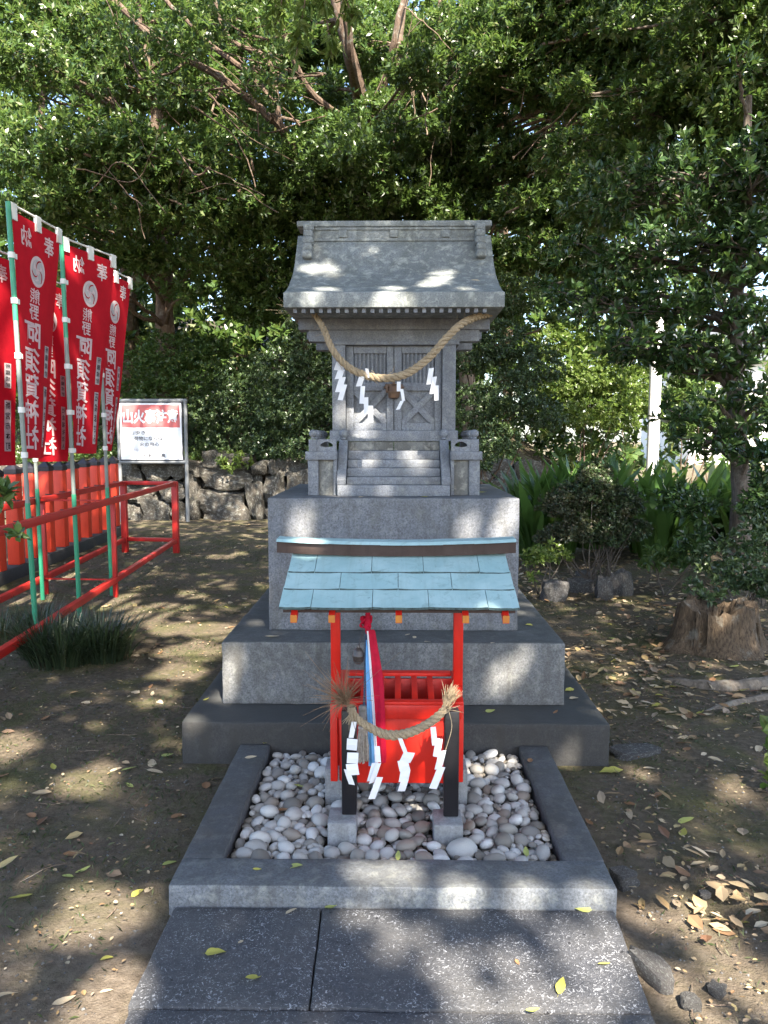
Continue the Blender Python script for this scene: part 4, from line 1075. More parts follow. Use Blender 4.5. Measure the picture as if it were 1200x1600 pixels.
    for (v0, v1, s_) in strips:
        n = 10; UV = np.array([(u, v0 + (v1 - v0) * q / n) for q in range(n + 1) for u in (0.735, 0.875)])
        F = [(2 * q, 2 * q + 1, 2 * q + 3, 2 * q + 2) for q in range(n)]
        link('name_strip', np_mesh('name_strip', fmap(UV, 0.004), F), M['crest_grey'], cl)
        m_ = len(s_)
        for k, ch_ in enumerate(s_):
            put(ch_, 0.805, v0 + (v1 - v0) * (k + 0.5) / m_, 0.10, (v1 - v0) / m_ * 0.72, M['flag_ink'], 0.01, 0.006)
    return t
dA = np.array([0.02, 1.0])
pA = fp(5.47) - (0.078, 0); pB = fp(6.38) - (0.062, 0); pC = fp(7.32) - (0.058, 0)
banner(0, pA, 3.10, 1.37, 0.68, (0.07, 1), 0.34, 'large red banner on the nearest full green pole, at the left edge', [(0.50, 0.64, '所願成就'), (0.68, 0.95, '新山見市店')], (-0.022, 0.0), 1)
banner(0, pB, 3.10, 1.39, 0.66, (0.27, 1), 0.37, 'red banner whose whole crest and text show clearly beside the sign', [(0.50, 0.64, '所願成就'), (0.68, 0.95, '石橋まさみ')], (-0.012, 0.0), 2)
banner(0, pC, 3.10, 1.40, 0.66, (0.12, 1), 0.40, 'red banner furthest right, half covered by its neighbour', [(0.50, 0.64, '所願成就'), (0.68, 0.95, '新宮市仲之町')], (-0.012, 0.0), 3)
pD = fp(7.0) + off - (-0.06, 0)
banner(0, pD, 2.98, 1.30, 0.64, (0.16, 1), 0.14, 'red banner on the rear rail showing between the two nearest banners', [(0.50, 0.62, '所願成就'), (0.68, 0.93, '社会福祉法人')], (-0.01, 0.0), 4)
pE = fp(5.75) + off - (-0.05, 0)
banner(0, pE, 2.98, 1.30, 0.64, (0.12, 1), 0.10, 'red banner cut off by the left edge of the picture', [(0.50, 0.62, '所願成就'), (0.68, 0.93, '新宮市本町')], (-0.01, 0.0), 5)

# ------------------------------------------------------------------ red picket fence
fence = empty('picket_fence', (-4.3, 10, 0), 'row of orange red square pickets with black pointed caps on a dark plinth', 'fence')
pa, pb = np.array([-4.10, 7.25]), np.array([-4.47, 12.1])
MB().bar((pa[0] - 0.0, pa[1] - 1.0, 0.06), (pb[0] - 0.02, pb[1] + 0.3, 0.06), 0.26, 0.16).build('plinth', M['granite_low'], fence, 0.01)
for k in range(12):
    p = pb + (pa - pb) * (k / 10.3); zt = 1.13 + random.uniform(-0.008, 0.008)
    pk = MB().box(p[0] - 0.065, p[0] + 0.065, p[1] - 0.065, p[1] + 0.065, 0.141, zt).build('picket', M['red_picket'], fence, 0.006)
    hh = 0.075; V = [(p[0] + sx * 0.072, p[1] + sy * 0.072, zt) for sx, sy in ((-1, -1), (1, -1), (1, 1), (-1, 1))] + [(p[0] + sx * 0.072, p[1] + sy * 0.072, zt + 0.05) for sx, sy in ((-1, -1), (1, -1), (1, 1), (-1, 1))] + [(p[0], p[1], zt + 0.05 + hh)]
    F = [(3, 2, 1, 0), (0, 1, 5, 4), (1, 2, 6, 5), (2, 3, 7, 6), (3, 0, 4, 7), (4, 5, 8), (5, 6, 8), (6, 7, 8), (7, 4, 8)]
    MB().add(V, F).build('cap', M['cap_black'], pk)
    for z in (0.62, 0.85):
        MB().bar((p[0] + 0.02, p[1] - 0.07, z), (p[0] + 0.10, p[1] - 0.07, z), 0.012, 0.012).build('bolt', M['cap_black'], pk)

# ------------------------------------------------------------------ stone retaining wall
def stone_mesh(seed, sub=3, rough=0.22, blocky=0.55):
    bm = bmesh.new(); bmesh.ops.create_cube(bm, size=2.0)
    bmesh.ops.subdivide_edges(bm, edges=bm.edges, cuts=sub, use_grid_fill=True)
    o_ = Vector((seed * 7.1, seed * 3.3, seed * 1.7))
    for v in bm.verts:
        n = v.co.normalized(); c = v.co * blocky + n * (1 - blocky) * 1.25
        d = mnoise.noise(n * 1.3 + o_) * rough * 1.4 + mnoise.noise(n * 3.5 + o_) * rough * 0.6
        v.co = c * (1 + d)
    me = bpy.data.meshes.new('stone'); bm.to_mesh(me); bm.free()
    for p in me.polygons: p.use_smooth = True
    if hasattr(me, 'set_sharp_from_angle'): me.set_sharp_from_angle(angle=R(38))
    return me
STONES = [stone_mesh(k, 4, 0.30, 0.62) for k in range(8)]
wall = empty('stone_wall', (-2.5, 14.6, 0), 'dry stone retaining wall of mixed boulders below the shrubs', 'stone wall')
WY = 14.55
MB().box(-12, 2.5, WY + 0.30, WY + 0.5, -0.2, 1.02).build('earth_core', M['hill'], wall)
def wstone(cx, cz, sx, sz, k, rot=0.0):
    me = STONES[k % 8]; o = bpy.data.objects.new('stone', me); COL.objects.link(o); o.parent = wall
    if not me.materials: me.materials.append(M['rock'])
    o.location = Vector((cx, WY + 0.14 + random.uniform(-0.06, 0.05), cz)) - wall.location
    o.scale = (sx / 2, random.uniform(0.26, 0.34), sz / 2); o.rotation_euler = (random.uniform(-.05, .05), rot, random.uniform(-.08, .08))
def pw(px, py): p = at(px, py, WY); return p[0], p[2]
for k, (a, b, c, d, r) in enumerate([(312, 770, 388, 815, 0.0), (386, 745, 415, 817, -0.12), (312, 725, 390, 765, 0.03), (412, 742, 450, 790, 0.05), (452, 740, 500, 800, 0), (296, 783, 316, 815, 0.1), (293, 745, 312, 782, 0),
        (228, 782, 270, 815, 0.05), (196, 788, 228, 818, 0), (196, 752, 250, 786, -0.05), (252, 752, 292, 783, 0.1), (270, 785, 296, 815, 0), (322, 706, 350, 728, 0), (395, 722, 420, 742, 0), (420, 720, 436, 740, 0), (352, 710, 392, 726, 0), (296, 722, 314, 744, 0), (268, 718, 296, 748, 0), (226, 722, 268, 752, 0), (192, 724, 226, 752, 0), (436, 716, 470, 740, 0), (470, 712, 500, 738, 0), (415, 792, 452, 818, 0)]):
    x0_, z1_ = pw(a, b); x1_, z0_ = pw(c, d); wstone((x0_ + x1_) / 2, (z0_ + z1_) / 2, (x1_ - x0_) * 1.02, (z1_ - z0_) * 1.04, k, r)
for side_, xa, xb in ((0, -9.6, -5.2), (1, -1.35, 2.4)):
    z = 0.18
    while z < 1.15:
        x = xa; h = random.uniform(0.30, 0.45)
        while x < xb:
            wd = random.uniform(0.35, 0.75); wstone(x + wd / 2, z, wd * 1.02, h * 1.05, random.randrange(8), random.uniform(-.08, .08)); x += wd
        z += h * 0.93

# ------------------------------------------------------------------ pebbles
bed = link('pebble_bed', np_mesh('pebble_bed', [(-0.583, 2.466, 0.012), (0.573, 2.466, 0.012), (0.573, 3.452, 0.012), (-0.583, 3.452, 0.012)], [(0, 1, 2, 3)]), M['hill'])
tag(bed, kind='structure')
def pebble_mesh(seed):
    bm = bmesh.new(); bmesh.ops.create_icosphere(bm, subdivisions=3, radius=1.0); o_ = Vector((seed * 5.1, seed * 2.7, seed))
    for v in bm.verts: v.co *= 1 + 0.16 * mnoise.noise(v.co * 0.9 + o_) + 0.03 * mnoise.noise(v.co * 2.6 + o_)
    me = bpy.data.meshes.new('pebble'); bm.to_mesh(me); bm.free()
    for p in me.polygons: p.use_smooth = True
    me.materials.append(M['pebble']); return me
PEB = [pebble_mesh(k) for k in range(9)]
rg = random.Random(21); placed = []
blocks = [(-0.245, -0.138, 2.638, 2.768), (0.138, 0.247, 2.638, 2.768), (-0.284, -0.194, 2.963, 3.077), (0.203, 0.292, 2.963, 3.077)]
def free(x, y, r, k=0.80):
    for b in blocks:
        if b[0] - r * 0.8 < x < b[1] + r * 0.8 and b[2] - r * 0.8 < y < b[3] + r * 0.8: return False
    for (X, Y, R2, *_r) in placed:
        if (x - X) ** 2 + (y - Y) ** 2 < ((r + R2) * k) ** 2: return False
    return True
big = gz(722, 1322, 0.075)
placed.append((big[0], big[1], 0.047, 0.0))
for tries in range(26000):
    y = rg.uniform(2.49, 3.44); x = rg.uniform(-0.565, 0.555)
    base = 0.034 if tries < 45 else (0.027 if tries < 700 else (0.0225 if tries < 3500 else (0.018 if tries < 11000 else 0.012)))
    r = base * rg.uniform(0.85, 1.2) * (1.0 if y < 3.0 else 0.92)
    if x - r < -0.582 or x + r > 0.572 or y - r < 2.468 or y + r > 3.45: continue
    if free(x, y, r): placed.append((x, y, r, rg.random()))
placed_sorted = sorted(placed, key=lambda p: -(p[2] / p[1]) )
rest_V = []; rest = MB(); n_ind = 0
for (x, y, r, q) in placed_sorted:
    me = PEB[rg.randrange(9)]
    el = rg.uniform(0.82, 1.25); fl_ = rg.uniform(0.55, 0.85)
    zc = 0.030 + 0.028 * rg.random() + (0.012 if r > 0.025 else 0.0)
    if (x, y) == (big[0], big[1]): zc = 0.062; el = 1.12; fl_ = 0.80
    sc_ = (r * el * 1.05, r / el * 1.05, r * fl_); rot = (rg.gauss(0, 0.28), rg.gauss(0, 0.28), rg.uniform(0, 6.28))
    if n_ind < 298:
        o = bpy.data.objects.new('pebble', me); COL.objects.link(o); o.parent = bed; o.location = (x, y, zc); o.scale = sc_; o.rotation_euler = rot; n_ind += 1
        if (x, y) == (big[0], big[1]): o.rotation_euler = (0.1, -0.05, 0.2); o['label'] = 'largest round pale pebble at the front of the bed'
    else:
        mt = Matrix.LocRotScale(Vector((x, y, zc)), __import__('mathutils').Euler(rot), Vector(sc_))
        rest.add([mt @ v.co for v in me.vertices], [tuple(p.vertices) for p in me.polygons])
# lower layer filling the gaps
for k in range(420):
    x = rg.uniform(-0.565, 0.555); y = rg.uniform(2.49, 3.44); r = rg.uniform(0.016, 0.026); me = PEB[rg.randrange(9)]
    if any(b[0] - r < x < b[1] + r and b[2] - r < y < b[3] + r for b in blocks): continue
    mt = Matrix.LocRotScale(Vector((x, y, 0.018)), __import__('mathutils').Euler((0, 0, rg.uniform(0, 6))), Vector((r * 1.1, r * 0.9, r * 0.7)))
    rest.add([mt @ v.co for v in me.vertices], [tuple(p.vertices) for p in me.polygons])
o = rest.build('small_pebbles', M['pebble_mix'], bed, smooth=True); o['kind'] = 'stuff'; o.location = (0, 0, 0)
#==PART2==
# ------------------------------------------------------------------ foliage builders
def unit(a): return a / (np.linalg.norm(a, axis=-1, keepdims=True) + 1e-9)

def leaf_faces(P, D, Nn, L, Wd, fold=0.18, droop=0.12, fine=False):
    """one folded leaf per row: base P, direction D, upper normal Nn, length L, width Wd"""
    n = len(P); S_ = unit(np.cross(D, Nn)); Nn = unit(np.cross(S_, D))
    L = L[:, None]; Wd = Wd[:, None]
    if not fine:
        mid = P + D * L * 0.46
        a = mid - S_ * Wd * 0.5 + Nn * Wd * fold; b = mid + S_ * Wd * 0.5 + Nn * Wd * fold
        tip = P + D * L - Nn * L * droop
        V = np.stack([P, a, tip, b], 1).reshape(-1, 3)
        F = np.arange(4 * n).reshape(n, 4)
        return V, F
    m1 = P + D * L * 0.32 + Nn * L * 0.01; m2 = P + D * L * 0.68 - Nn * L * droop * 0.35; tip = P + D * L - Nn * L * droop
    l1 = m1 - S_ * Wd * 0.46 + Nn * Wd * fold; r1 = m1 + S_ * Wd * 0.46 + Nn * Wd * fold
    l2 = m2 - S_ * Wd * 0.40 + Nn * Wd * fold; r2 = m2 + S_ * Wd * 0.40 + Nn * Wd * fold
    V = np.stack([P, m1, m2, tip, l1, l2, r1, r2], 1).reshape(-1, 3)
    k = np.arange(n)[:, None] * 8
    F = np.concatenate([k + np.array([0, 1, 4, 4]), k + np.array([4, 1, 2, 5]), k + np.array([5, 2, 3, 3]), k + np.array([0, 6, 1, 1]), k + np.array([6, 7, 2, 1]), k + np.array([7, 3, 2, 2])], 1).reshape(-1, 4)
    tri = F[:, 2] == F[:, 3]
    return V, [list(f[:3]) if t else list(f) for f, t in zip(F.tolist(), tri.tolist())]

def rosettes(rng, C, A, k, leaf, ratio=0.36, spread=(0.35, 1.25), jit=0.35):
    """k leaves round each twig tip C with axis A"""
    n = len(C); A = unit(A)
    ref = np.tile(np.array([[0.3, 0.9, 0.31]]), (n, 1)); U = unit(np.cross(A, ref)); Wv = np.cross(A, U)
    th = (np.arange(k) * 2.39996)[None, :] + rng.uniform(0, 6.28, (n, 1)) + rng.normal(0, 0.25, (n, k))
    po = rng.uniform(spread[0], spread[1], (n, k))
    D = (np.cos(po)[..., None] * A[:, None] + np.sin(po)[..., None] * (np.cos(th)[..., None] * U[:, None] + np.sin(th)[..., None] * Wv[:, None]))
    D = unit(D + rng.normal(0, jit * 0.4, D.shape)); 
    Nn = unit(A[:, None] * 1.0 - D * (D * A[:, None]).sum(-1, keepdims=True) + rng.normal(0, jit, D.shape) + np.array([0, 0, 0.25]))
    L = leaf * rng.uniform(0.65, 1.15, (n, k)); st = rng.uniform(-0.6, 0.1, (n, k)) * leaf * 0.8
    P = C[:, None] + A[:, None] * st[..., None] + D * (leaf * 0.08)
    return P.reshape(-1, 3), D.reshape(-1, 3), Nn.reshape(-1, 3), L.ravel(), (L * ratio * rng.uniform(0.85, 1.15, L.shape)).ravel()

def pad_points(rng, pads, n, shell=0.4):
    """twig tips spread over ellipsoid pads (cx,cy,cz,rx,ry,rz), denser towards the upper outer skin"""
    pads = np.array(pads, float); vol = pads[:, 3] * pads[:, 4] * pads[:, 5] ** 0.5; pi = rng.choice(len(pads), n, p=vol / vol.sum())
    d = unit(rng.normal(0, 1, (n, 3))); d[:, 2] = np.where(d[:, 2] < -0.2, d[:, 2] * 0.6, d[:, 2])
    r = rng.uniform(0, 1, n) ** (1 / 3.0); r = np.where(rng.uniform(0, 1, n) < shell, 0.72 + 0.28 * rng.uniform(0, 1, n), r)
    lump = np.array([1 + 0.45 * mnoise.noise(Vector((a[0] * 2.2 + q * 3.7, a[1] * 2.2, a[2] * 2.2))) for a, q in zip(d.tolist(), pi.tolist())])
    C = pads[pi, :3] + d * (r * lump)[:, None] * pads[pi, 3:]
    A = unit(d * np.array([1, 1, 0.7]) + np.array([0, 0, 0.45]) + rng.normal(0, 0.35, (n, 3)))
    return C, A, pi

def limb_path(a, b, rng, n=9, wob=0.10, sag=0.0):
    a = np.array(a, float); b = np.array(b, float); t = np.linspace(0, 1, n)[:, None]; L = np.linalg.norm(b - a)
    P = a + (b - a) * t; w_ = np.cumsum(rng.normal(0, 1, (n, 3)), 0); w_ -= w_[-1] * t; w_ -= w_[0] * (1 - t)
    return P + w_ * wob * L / n + np.array([0, 0, 1]) * (np.sin(np.pi * t) * sag * L)

def crown_mesh(rng, pads, n, k, leaf, m, name, parent, ratio=0.36, keep=None, spread=(0.35, 1.25), shell=0.4, fine=False):
    C, A, pi = pad_points(rng, pads, n, shell)
    P, D, Nn, L, W_ = rosettes(rng, C, A, k, leaf, ratio, spread)
    if keep is not None:
        ok = keep(P + D * (L * 0.5)[:, None]); P, D, Nn, L, W_ = P[ok], D[ok], Nn[ok], L[ok], W_[ok]
    V, F = leaf_faces(P, D, Nn, L, W_, fine=fine)
    return link(name, np_mesh(name, V, F), m, parent), C, pi

def tree(name, label, cat, base, trunk_pts, trunk_r, pads, n, k, leaf, m, bark_m, seed, group=None, limbs=(), ratio=0.36, keep=None, twigs=260, limb_r=0.05, shell=0.4, fine=False, extra=None, pad_limbs=True, fill=None, every=1):
    rng = np.random.default_rng(seed)
    t = empty(name, base, label, cat, group)
    tp = catmull(trunk_pts, 6); tr = np.interp(np.linspace(0, 1, len(tp)), np.linspace(0, 1, len(trunk_r)), trunk_r)
    tr = tr * (1 + 0.06 * np.sin(np.arange(len(tp)) * 1.7))
    V, F = tube_vf(tp, tr, 12); MB().add(V, F).build('trunk', bark_m, t, smooth=True)
    crown, C, pi = crown_mesh(rng, pads, n, k, leaf, m, 'crown', t, ratio, keep, shell=shell, fine=fine)
    if extra: 
        for ex in extra: crown_mesh(rng, *ex[:6], t, *ex[6:])
    if fill:                                                           # a few loose sprays in front of the limbs
        crown_mesh(rng, [PD(*f, 55) for f in fill[0]], fill[1], k, leaf, m, 'crown', t, ratio, keep, shell=0.2)
    tips = {}
    if pad_limbs:
        for q, pd in enumerate(pads):
            if q % every: continue
            c = np.array(pd[:3]); d = np.linalg.norm(tp - c, axis=1) + 0.6 * np.maximum(0, tp[:, 2] - c[2] + 0.3); i0 = int(np.argmin(d))
            P = limb_path(tp[i0], c, rng, 10, 0.16, 0.05); r0 = min(tr[i0] * 0.55, limb_r)
            V, F = tube_vf(P, np.linspace(r0, 0.012, len(P)), 7); MB().add(V, F).build('limb', bark_m, t, smooth=True); tips[q] = P
    for pts, r0, r1 in limbs:
        P = catmull(pts, 7); P = P + np.cumsum(rng.normal(0, 0.010, P.shape), 0)
        V, F = tube_vf(P, np.linspace(r0, r1, len(P)), 8); MB().add(V, F).build('limb', bark_m, t, smooth=True)
    if twigs and pad_limbs and every == 1:
        mb_V = []; mb_F = []; nb = 0
        for i in rng.choice(len(C), min(twigs, len(C)), replace=False):
            P0 = tips[pi[i]]; s_ = P0[rng.integers(4, 10)]; P = limb_path(s_, C[i], rng, 5, 0.22)
            V, F = tube_vf(P, np.linspace(0.013, 0.004, 5), 4, False); mb_V.append(V); mb_F.append(np.array(F) + nb); nb += len(V)
        o = link('twigs', np_mesh('twigs', np.concatenate(mb_V), np.concatenate(mb_F)), bark_m, t); o['kind'] = 'stuff'
    return t

def PD(px, py, Y, rpx, ry=None, fl_=0.8):
    c = at(px, py, Y); r = rpx * Y / FPX; return (c[0], c[1], c[2], r, ry if ry else r * 0.8, r * fl_)

def more(pads, n, seed, spread=0.9, k=(0.35, 0.75)):
    rg_ = random.Random(seed); out = list(pads)
    for _ in range(n):
        p = rg_.choice(pads); s_ = rg_.uniform(*k)
        out.append((p[0] + rg_.gauss(0, p[3] * spread), p[1] + rg_.gauss(0, p[4] * spread * 0.7), max(0.4, p[2] + rg_.gauss(0, p[3] * spread)), p[3] * s_, p[4] * s_, p[5] * s_ * rg_.uniform(0.7, 1.2)))
    return out

def tangle(seed, boxes, n, rng_r=(0.006, 0.020)):
    """loose tan branches seen among the leaves: a parented set of separate limbs"""
    rg_ = np.random.default_rng(seed); out = []
    for _ in range(n):
        (xa, xb, ya, yb, Y0, Y1, slope) = boxes[rg_.integers(len(boxes))]
        x = rg_.uniform(xa, xb); y = rg_.uniform(ya, yb); L = rg_.uniform(60, 170); a = math.radians(slope + rg_.normal(0, 22)); Y = rg_.uniform(Y0, Y1)
        p0 = at(x, y, Y); p1 = at(x + L * math.cos(a), y + L * math.sin(a), Y + rg_.normal(0, 0.4)); m = (p0 + p1) / 2 + rg_.normal(0, 0.16, 3); r = rg_.uniform(*rng_r)
        out.append(([p0, m, p1], r * 0.45, r) if rg_.random() < 0.5 else ([p1, m, p0], r * 0.45, r))
    return out

# ------------------------------------------------------------------ trees beyond the wall
rA = np.random.default_rng(101)
padsA = [PD(*a) for a in [(40, 90, 13.5, 75), (130, 60, 14.5, 80), (-40, 190, 13.2, 80), (60, 235, 12.6, 80), (150, 230, 12.8, 80), (225, 250, 12.8, 75), (300, 255, 13.0, 70), (365, 225, 13.4, 60), (100, 300, 12.8, 65), (205, 320, 13.2, 70), (300, 330, 13.3, 70),
          (380, 315, 13.8, 70), (20, 330, 13.6, 70), (-60, 330, 13.5, 70), (420, 250, 14.2, 60), (250, 395, 14.6, 60), (340, 400, 14.3, 60), (150, 390, 14.6, 60), (-90, 60, 14, 80), (30, 10, 14.5, 80), (240, 60, 16.5, 90), (340, 20, 16.5, 90), (420, 90, 16.8, 80), (180, 130, 16, 80), (300, 150, 16.5, 80), (470, 30, 17, 90), (110, 20, 16, 80)]]
hz = lambda x, y: hill_z(x, y)
tA = at(255, 520, 16.5)
tree('broadleaf_tree', 'large evergreen tree with a thick dark trunk behind the banners and sign', 'tree', (tA[0], 16.5, hz(tA[0], 16.5)),
     [(tA[0], 16.5, 0.9), tuple(at(257, 480, 16.5)), tuple(at(255, 400, 16.4)), tuple(at(235, 300, 16.2)), tuple(at(245, 180, 16.0)), tuple(at(220, 40, 16)), tuple(at(190, -120, 16))], [0.24, 0.19, 0.17, 0.15, 0.12, 0.09, 0.05],
     more(padsA, 34, 1), 13000, 9, 0.125, M['leaf_mid'], M['bark'], 11, 'trees on the slope behind the wall',
     limbs=[([at(160, -20, 14.2), at(240, 60, 13.9), at(320, 105, 13.7), at(390, 150, 13.6), at(425, 180, 13.6)], 0.055, 0.07),
            ([at(250, -10, 14.4), at(300, 40, 14.2), at(350, 90, 14.0), at(400, 130, 14), at(430, 175, 13.8)], 0.035, 0.06),
            ([at(330, -20, 14.6), at(360, 60, 14.5), at(420, 100, 14.4), at(440, 200, 14.4)], 0.03, 0.05),
            ([at(425, 180, 13.6), at(455, 230, 14.0), at(470, 330, 14.9), at(480, 470, 16.2), at(478, 560, 17)], 0.07, 0.16),
            ([at(300, 90, 13.7), at(260, 110, 13.6), at(210, 120, 13.5)], 0.03, 0.012), ([at(350, 125, 13.6), at(330, 170, 13.3), at(345, 190, 13.2)], 0.025, 0.010),
            ([at(130, 240, 12.4), at(180, 260, 12.6), at(240, 300, 13.4), at(255, 340, 15)], 0.02, 0.05)] + tangle(3, [(140, 420, -20, 150, 12.6, 13.8, 35), (240, 420, 60, 170, 12.6, 13.6, 20), (90, 300, 200, 330, 12.2, 13.0, 25)], 46), fill=[((300, 60, 12.9), (420, 130, 12.8), (200, 60, 13.0), (350, 20, 13.2), (260, 140, 12.8), (440, 60, 13.2)), 420])
padsB = [PD(*a) for a in [(470, 265, 13.8, 60), (545, 245, 13.6, 65), (500, 330, 14.4, 60), (585, 300, 14.0, 60), (450, 340, 14.6, 55), (620, 225, 14.2, 60), (560, 360, 15, 60), (640, 300, 14.4, 55), (690, 320, 14.8, 60), (520, 420, 15.4, 70), (430, 440, 15.2, 60), (600, 190, 15.3, 60), (470, 60, 16.5, 60), (590, 70, 16.5, 70), (700, 240, 15, 60), (740, 330, 15, 55), (400, 480, 15.6, 55)]]
tB = at(545, 600, 17.5)
tree('broadleaf_tree', 'evergreen tree with leaning dark trunk rising directly behind the shrine roof', 'tree', (tB[0], 17.5, hz(tB[0], 17.5)),
     [(tB[0], 17.5, 1.2), tuple(at(548, 430, 17)), tuple(at(560, 290, 16.2)), tuple(at(562, 160, 15.6)), tuple(at(545, 80, 15.2)), tuple(at(520, -20, 15)), tuple(at(500, -140, 15))], [0.22, 0.20, 0.17, 0.14, 0.12, 0.10, 0.06],
     more(padsB, 26, 2), 9500, 9, 0.12, M['leaf_dark'], M['bark'], 12, 'trees on the slope behind the wall',
     limbs=[([at(562, 160, 15.6), at(545, 100, 14.6), at(536, 30, 14.2), at(530, -40, 14)], 0.10, 0.06), ([at(560, 200, 15.6), at(490, 140, 15), at(450, 60, 14.6), at(430, -30, 14.4)], 0.07, 0.04),
            ([at(565, 220, 15.6), at(600, 140, 15.4), at(620, 60, 15), at(640, -30, 15)], 0.08, 0.05), ([at(560, 250, 15.8), at(480, 200, 15.0), at(390, 170, 14.6)], 0.05, 0.02)])
padsC = [PD(*a) for a in [(700, 60, 15, 60), (770, 50, 14, 70), (840, 40, 13.5, 75), (790, 120, 13.8, 65), (740, 170, 14.2, 55), (860, 130, 13.5, 70), (930, 60, 13, 80), (1010, 40, 12.6, 80), (930, 150, 13, 70), (1010, 130, 12.6, 70), (1090, 70, 12, 80), (1170, 40, 11.5, 80), (1250, 90, 11.5, 80),
          (780, 250, 14.4, 60), (850, 260, 14.2, 60), (720, 280, 15, 50), (660, 140, 15.6, 50), (820, 330, 14.2, 55), (880, 330, 13.8, 60), (790, 410, 14, 50), (850, 400, 13.8, 60), (930, 260, 13.8, 60), (900, 400, 13.6, 55), (980, 230, 13.4, 60), (1080, 170, 12.6, 70), (1160, 150, 12.2, 70)]]
tC = at(745, 620, 16.5)
tree('broadleaf_tree', 'many stemmed sunlit tree spreading over the upper right of the shrine', 'tree', (tC[0], 16.5, 0.4),
     [(tC[0], 16.5, 0.2), tuple(at(720, 480, 16.4)), tuple(at(690, 330, 16)), tuple(at(655, 215, 15.4)), tuple(at(672, 120, 15.2)), tuple(at(690, 0, 15)), tuple(at(700, -120, 15))], [0.18, 0.16, 0.14, 0.11, 0.08, 0.06, 0.04],
     more(padsC, 40, 3), 14000, 9, 0.125, M['leaf_mid'], M['bark_pale'], 13, 'trees on the slope behind the wall',
     limbs=[([at(655, 215, 15.4), at(690, 170, 15), at(740, 150, 14.6), at(800, 100, 14.3)], 0.07, 0.02), ([at(690, 330, 16), at(640, 200, 15.6), at(625, 100, 15.4), at(640, -20, 15.2)], 0.08, 0.05),
            ([at(830, 260, 14), at(865, 240, 13.8), at(900, 215, 13.6), at(915, 185, 13.6)], 0.045, 0.012), ([at(830, 262, 14), at(880, 225, 13.9), at(935, 200, 13.7)], 0.035, 0.010), ([at(832, 258, 14), at(850, 215, 13.9), at(905, 160, 13.7)], 0.03, 0.01),
            ([at(720, 480, 16.4), at(790, 340, 15), at(830, 260, 14)], 0.09, 0.05), ([at(665, 60, 15), at(640, 110, 15), at(650, 160, 15.2)], 0.03, 0.05), ([at(730, -20, 15), at(705, 60, 15), at(690, 160, 15.2)], 0.03, 0.05),
            ([at(760, 150, 14.3), at(800, 160, 14.2), at(850, 150, 14.0)], 0.03, 0.01)] + tangle(4, [(620, 720, 0, 200, 13.6, 14.6, 110), (700, 860, 90, 200, 13, 13.8, -25), (800, 900, 190, 280, 12.8, 13.6, -40)], 40, (0.005, 0.016)))
# right hand tree with hanging camellia-like leaves
rD = np.random.default_rng(104)
padsD = [PD(*a, 0.5, 0.7) for a in [(980, 300, 7.6, 85), (1080, 270, 7.4, 90), (1170, 290, 7.2, 90), (930, 400, 7.8, 75), (1010, 400, 7.5, 80), (1100, 380, 7.3, 90), (1190, 400, 7, 85), (960, 480, 7.6, 75), (1040, 480, 7.4, 60), (1130, 480, 7.3, 80), (1210, 520, 7, 70), (1010, 545, 7.4, 60), (1080, 560, 7.2, 55), (1210, 620, 7, 60), (1130, 570, 7.3, 45), (1240, 250, 7, 90), (1060, 650, 7.3, 36), (1110, 690, 7.3, 50), (1180, 700, 7.1, 45), (905, 470, 8, 50)]]
tD = at(1157, 850, 7.6)
tree('camellia_tree', 'dark glossy leaved tree with a slim grey trunk at the right edge', 'tree', (tD[0], 7.6, ground_z(tD[0], 7.6)),
     [(tD[0], 7.6, -0.1), tuple(at(1158, 780, 7.6)), tuple(at(1154, 700, 7.6)), tuple(at(1148, 600, 7.58)), tuple(at(1150, 480, 7.55)), tuple(at(1160, 340, 7.5)), tuple(at(1170, 150, 7.5))], [0.12, 0.092, 0.086, 0.078, 0.068, 0.055, 0.03],
     more(padsD, 14, 5), 1450, 8, 0.105, M['leaf_glossy'], M['bark_grey'], 14, None, ratio=0.44, limbs=[([at(1150, 610, 7.58), at(1110, 570, 7.5), at(1040, 545, 7.4), at(990, 510, 7.4), at(950, 480, 7.5)], 0.025, 0.008), ([at(1152, 690, 7.6), at(1185, 640, 7.5), at(1215, 600, 7.4)], 0.03, 0.012), ([at(1158, 790, 7.6), at(1172, 772, 7.55), at(1182, 762, 7.5)], 0.022, 0.016)], twigs=240, limb_r=0.03, fine=True, shell=0.3)
padsE = [PD(*a) for a in [(1000, 180, 10.5, 80), (1090, 130, 10, 80), (1180, 160, 9.5, 80), (1000, 270, 10.6, 70), (1100, 230, 10.2, 70), (1190, 250, 9.8, 80), (950, 330, 11, 70), (1050, 330, 10.6, 60), (1260, 200, 9.6, 80), (1230, 330, 9.8, 60), (900, 250, 11.5, 60), (1120, 40, 10, 80), (1220, 60, 9.5, 80)]]
tree('broadleaf_tree', 'light green tree reaching over from beyond the right edge', 'tree', (5.9, 10.5, 0.1), [(5.9, 10.5, -0.1), (5.85, 10.5, 2), (5.6, 10.4, 4), (5.3, 10.2, 6), (5.0, 10, 8)], [0.2, 0.17, 0.14, 0.1, 0.05],
     more(padsE, 16, 4), 5200, 9, 0.11, M['leaf_mid'], M['bark_grey'], 15, None, limb_r=0.06)

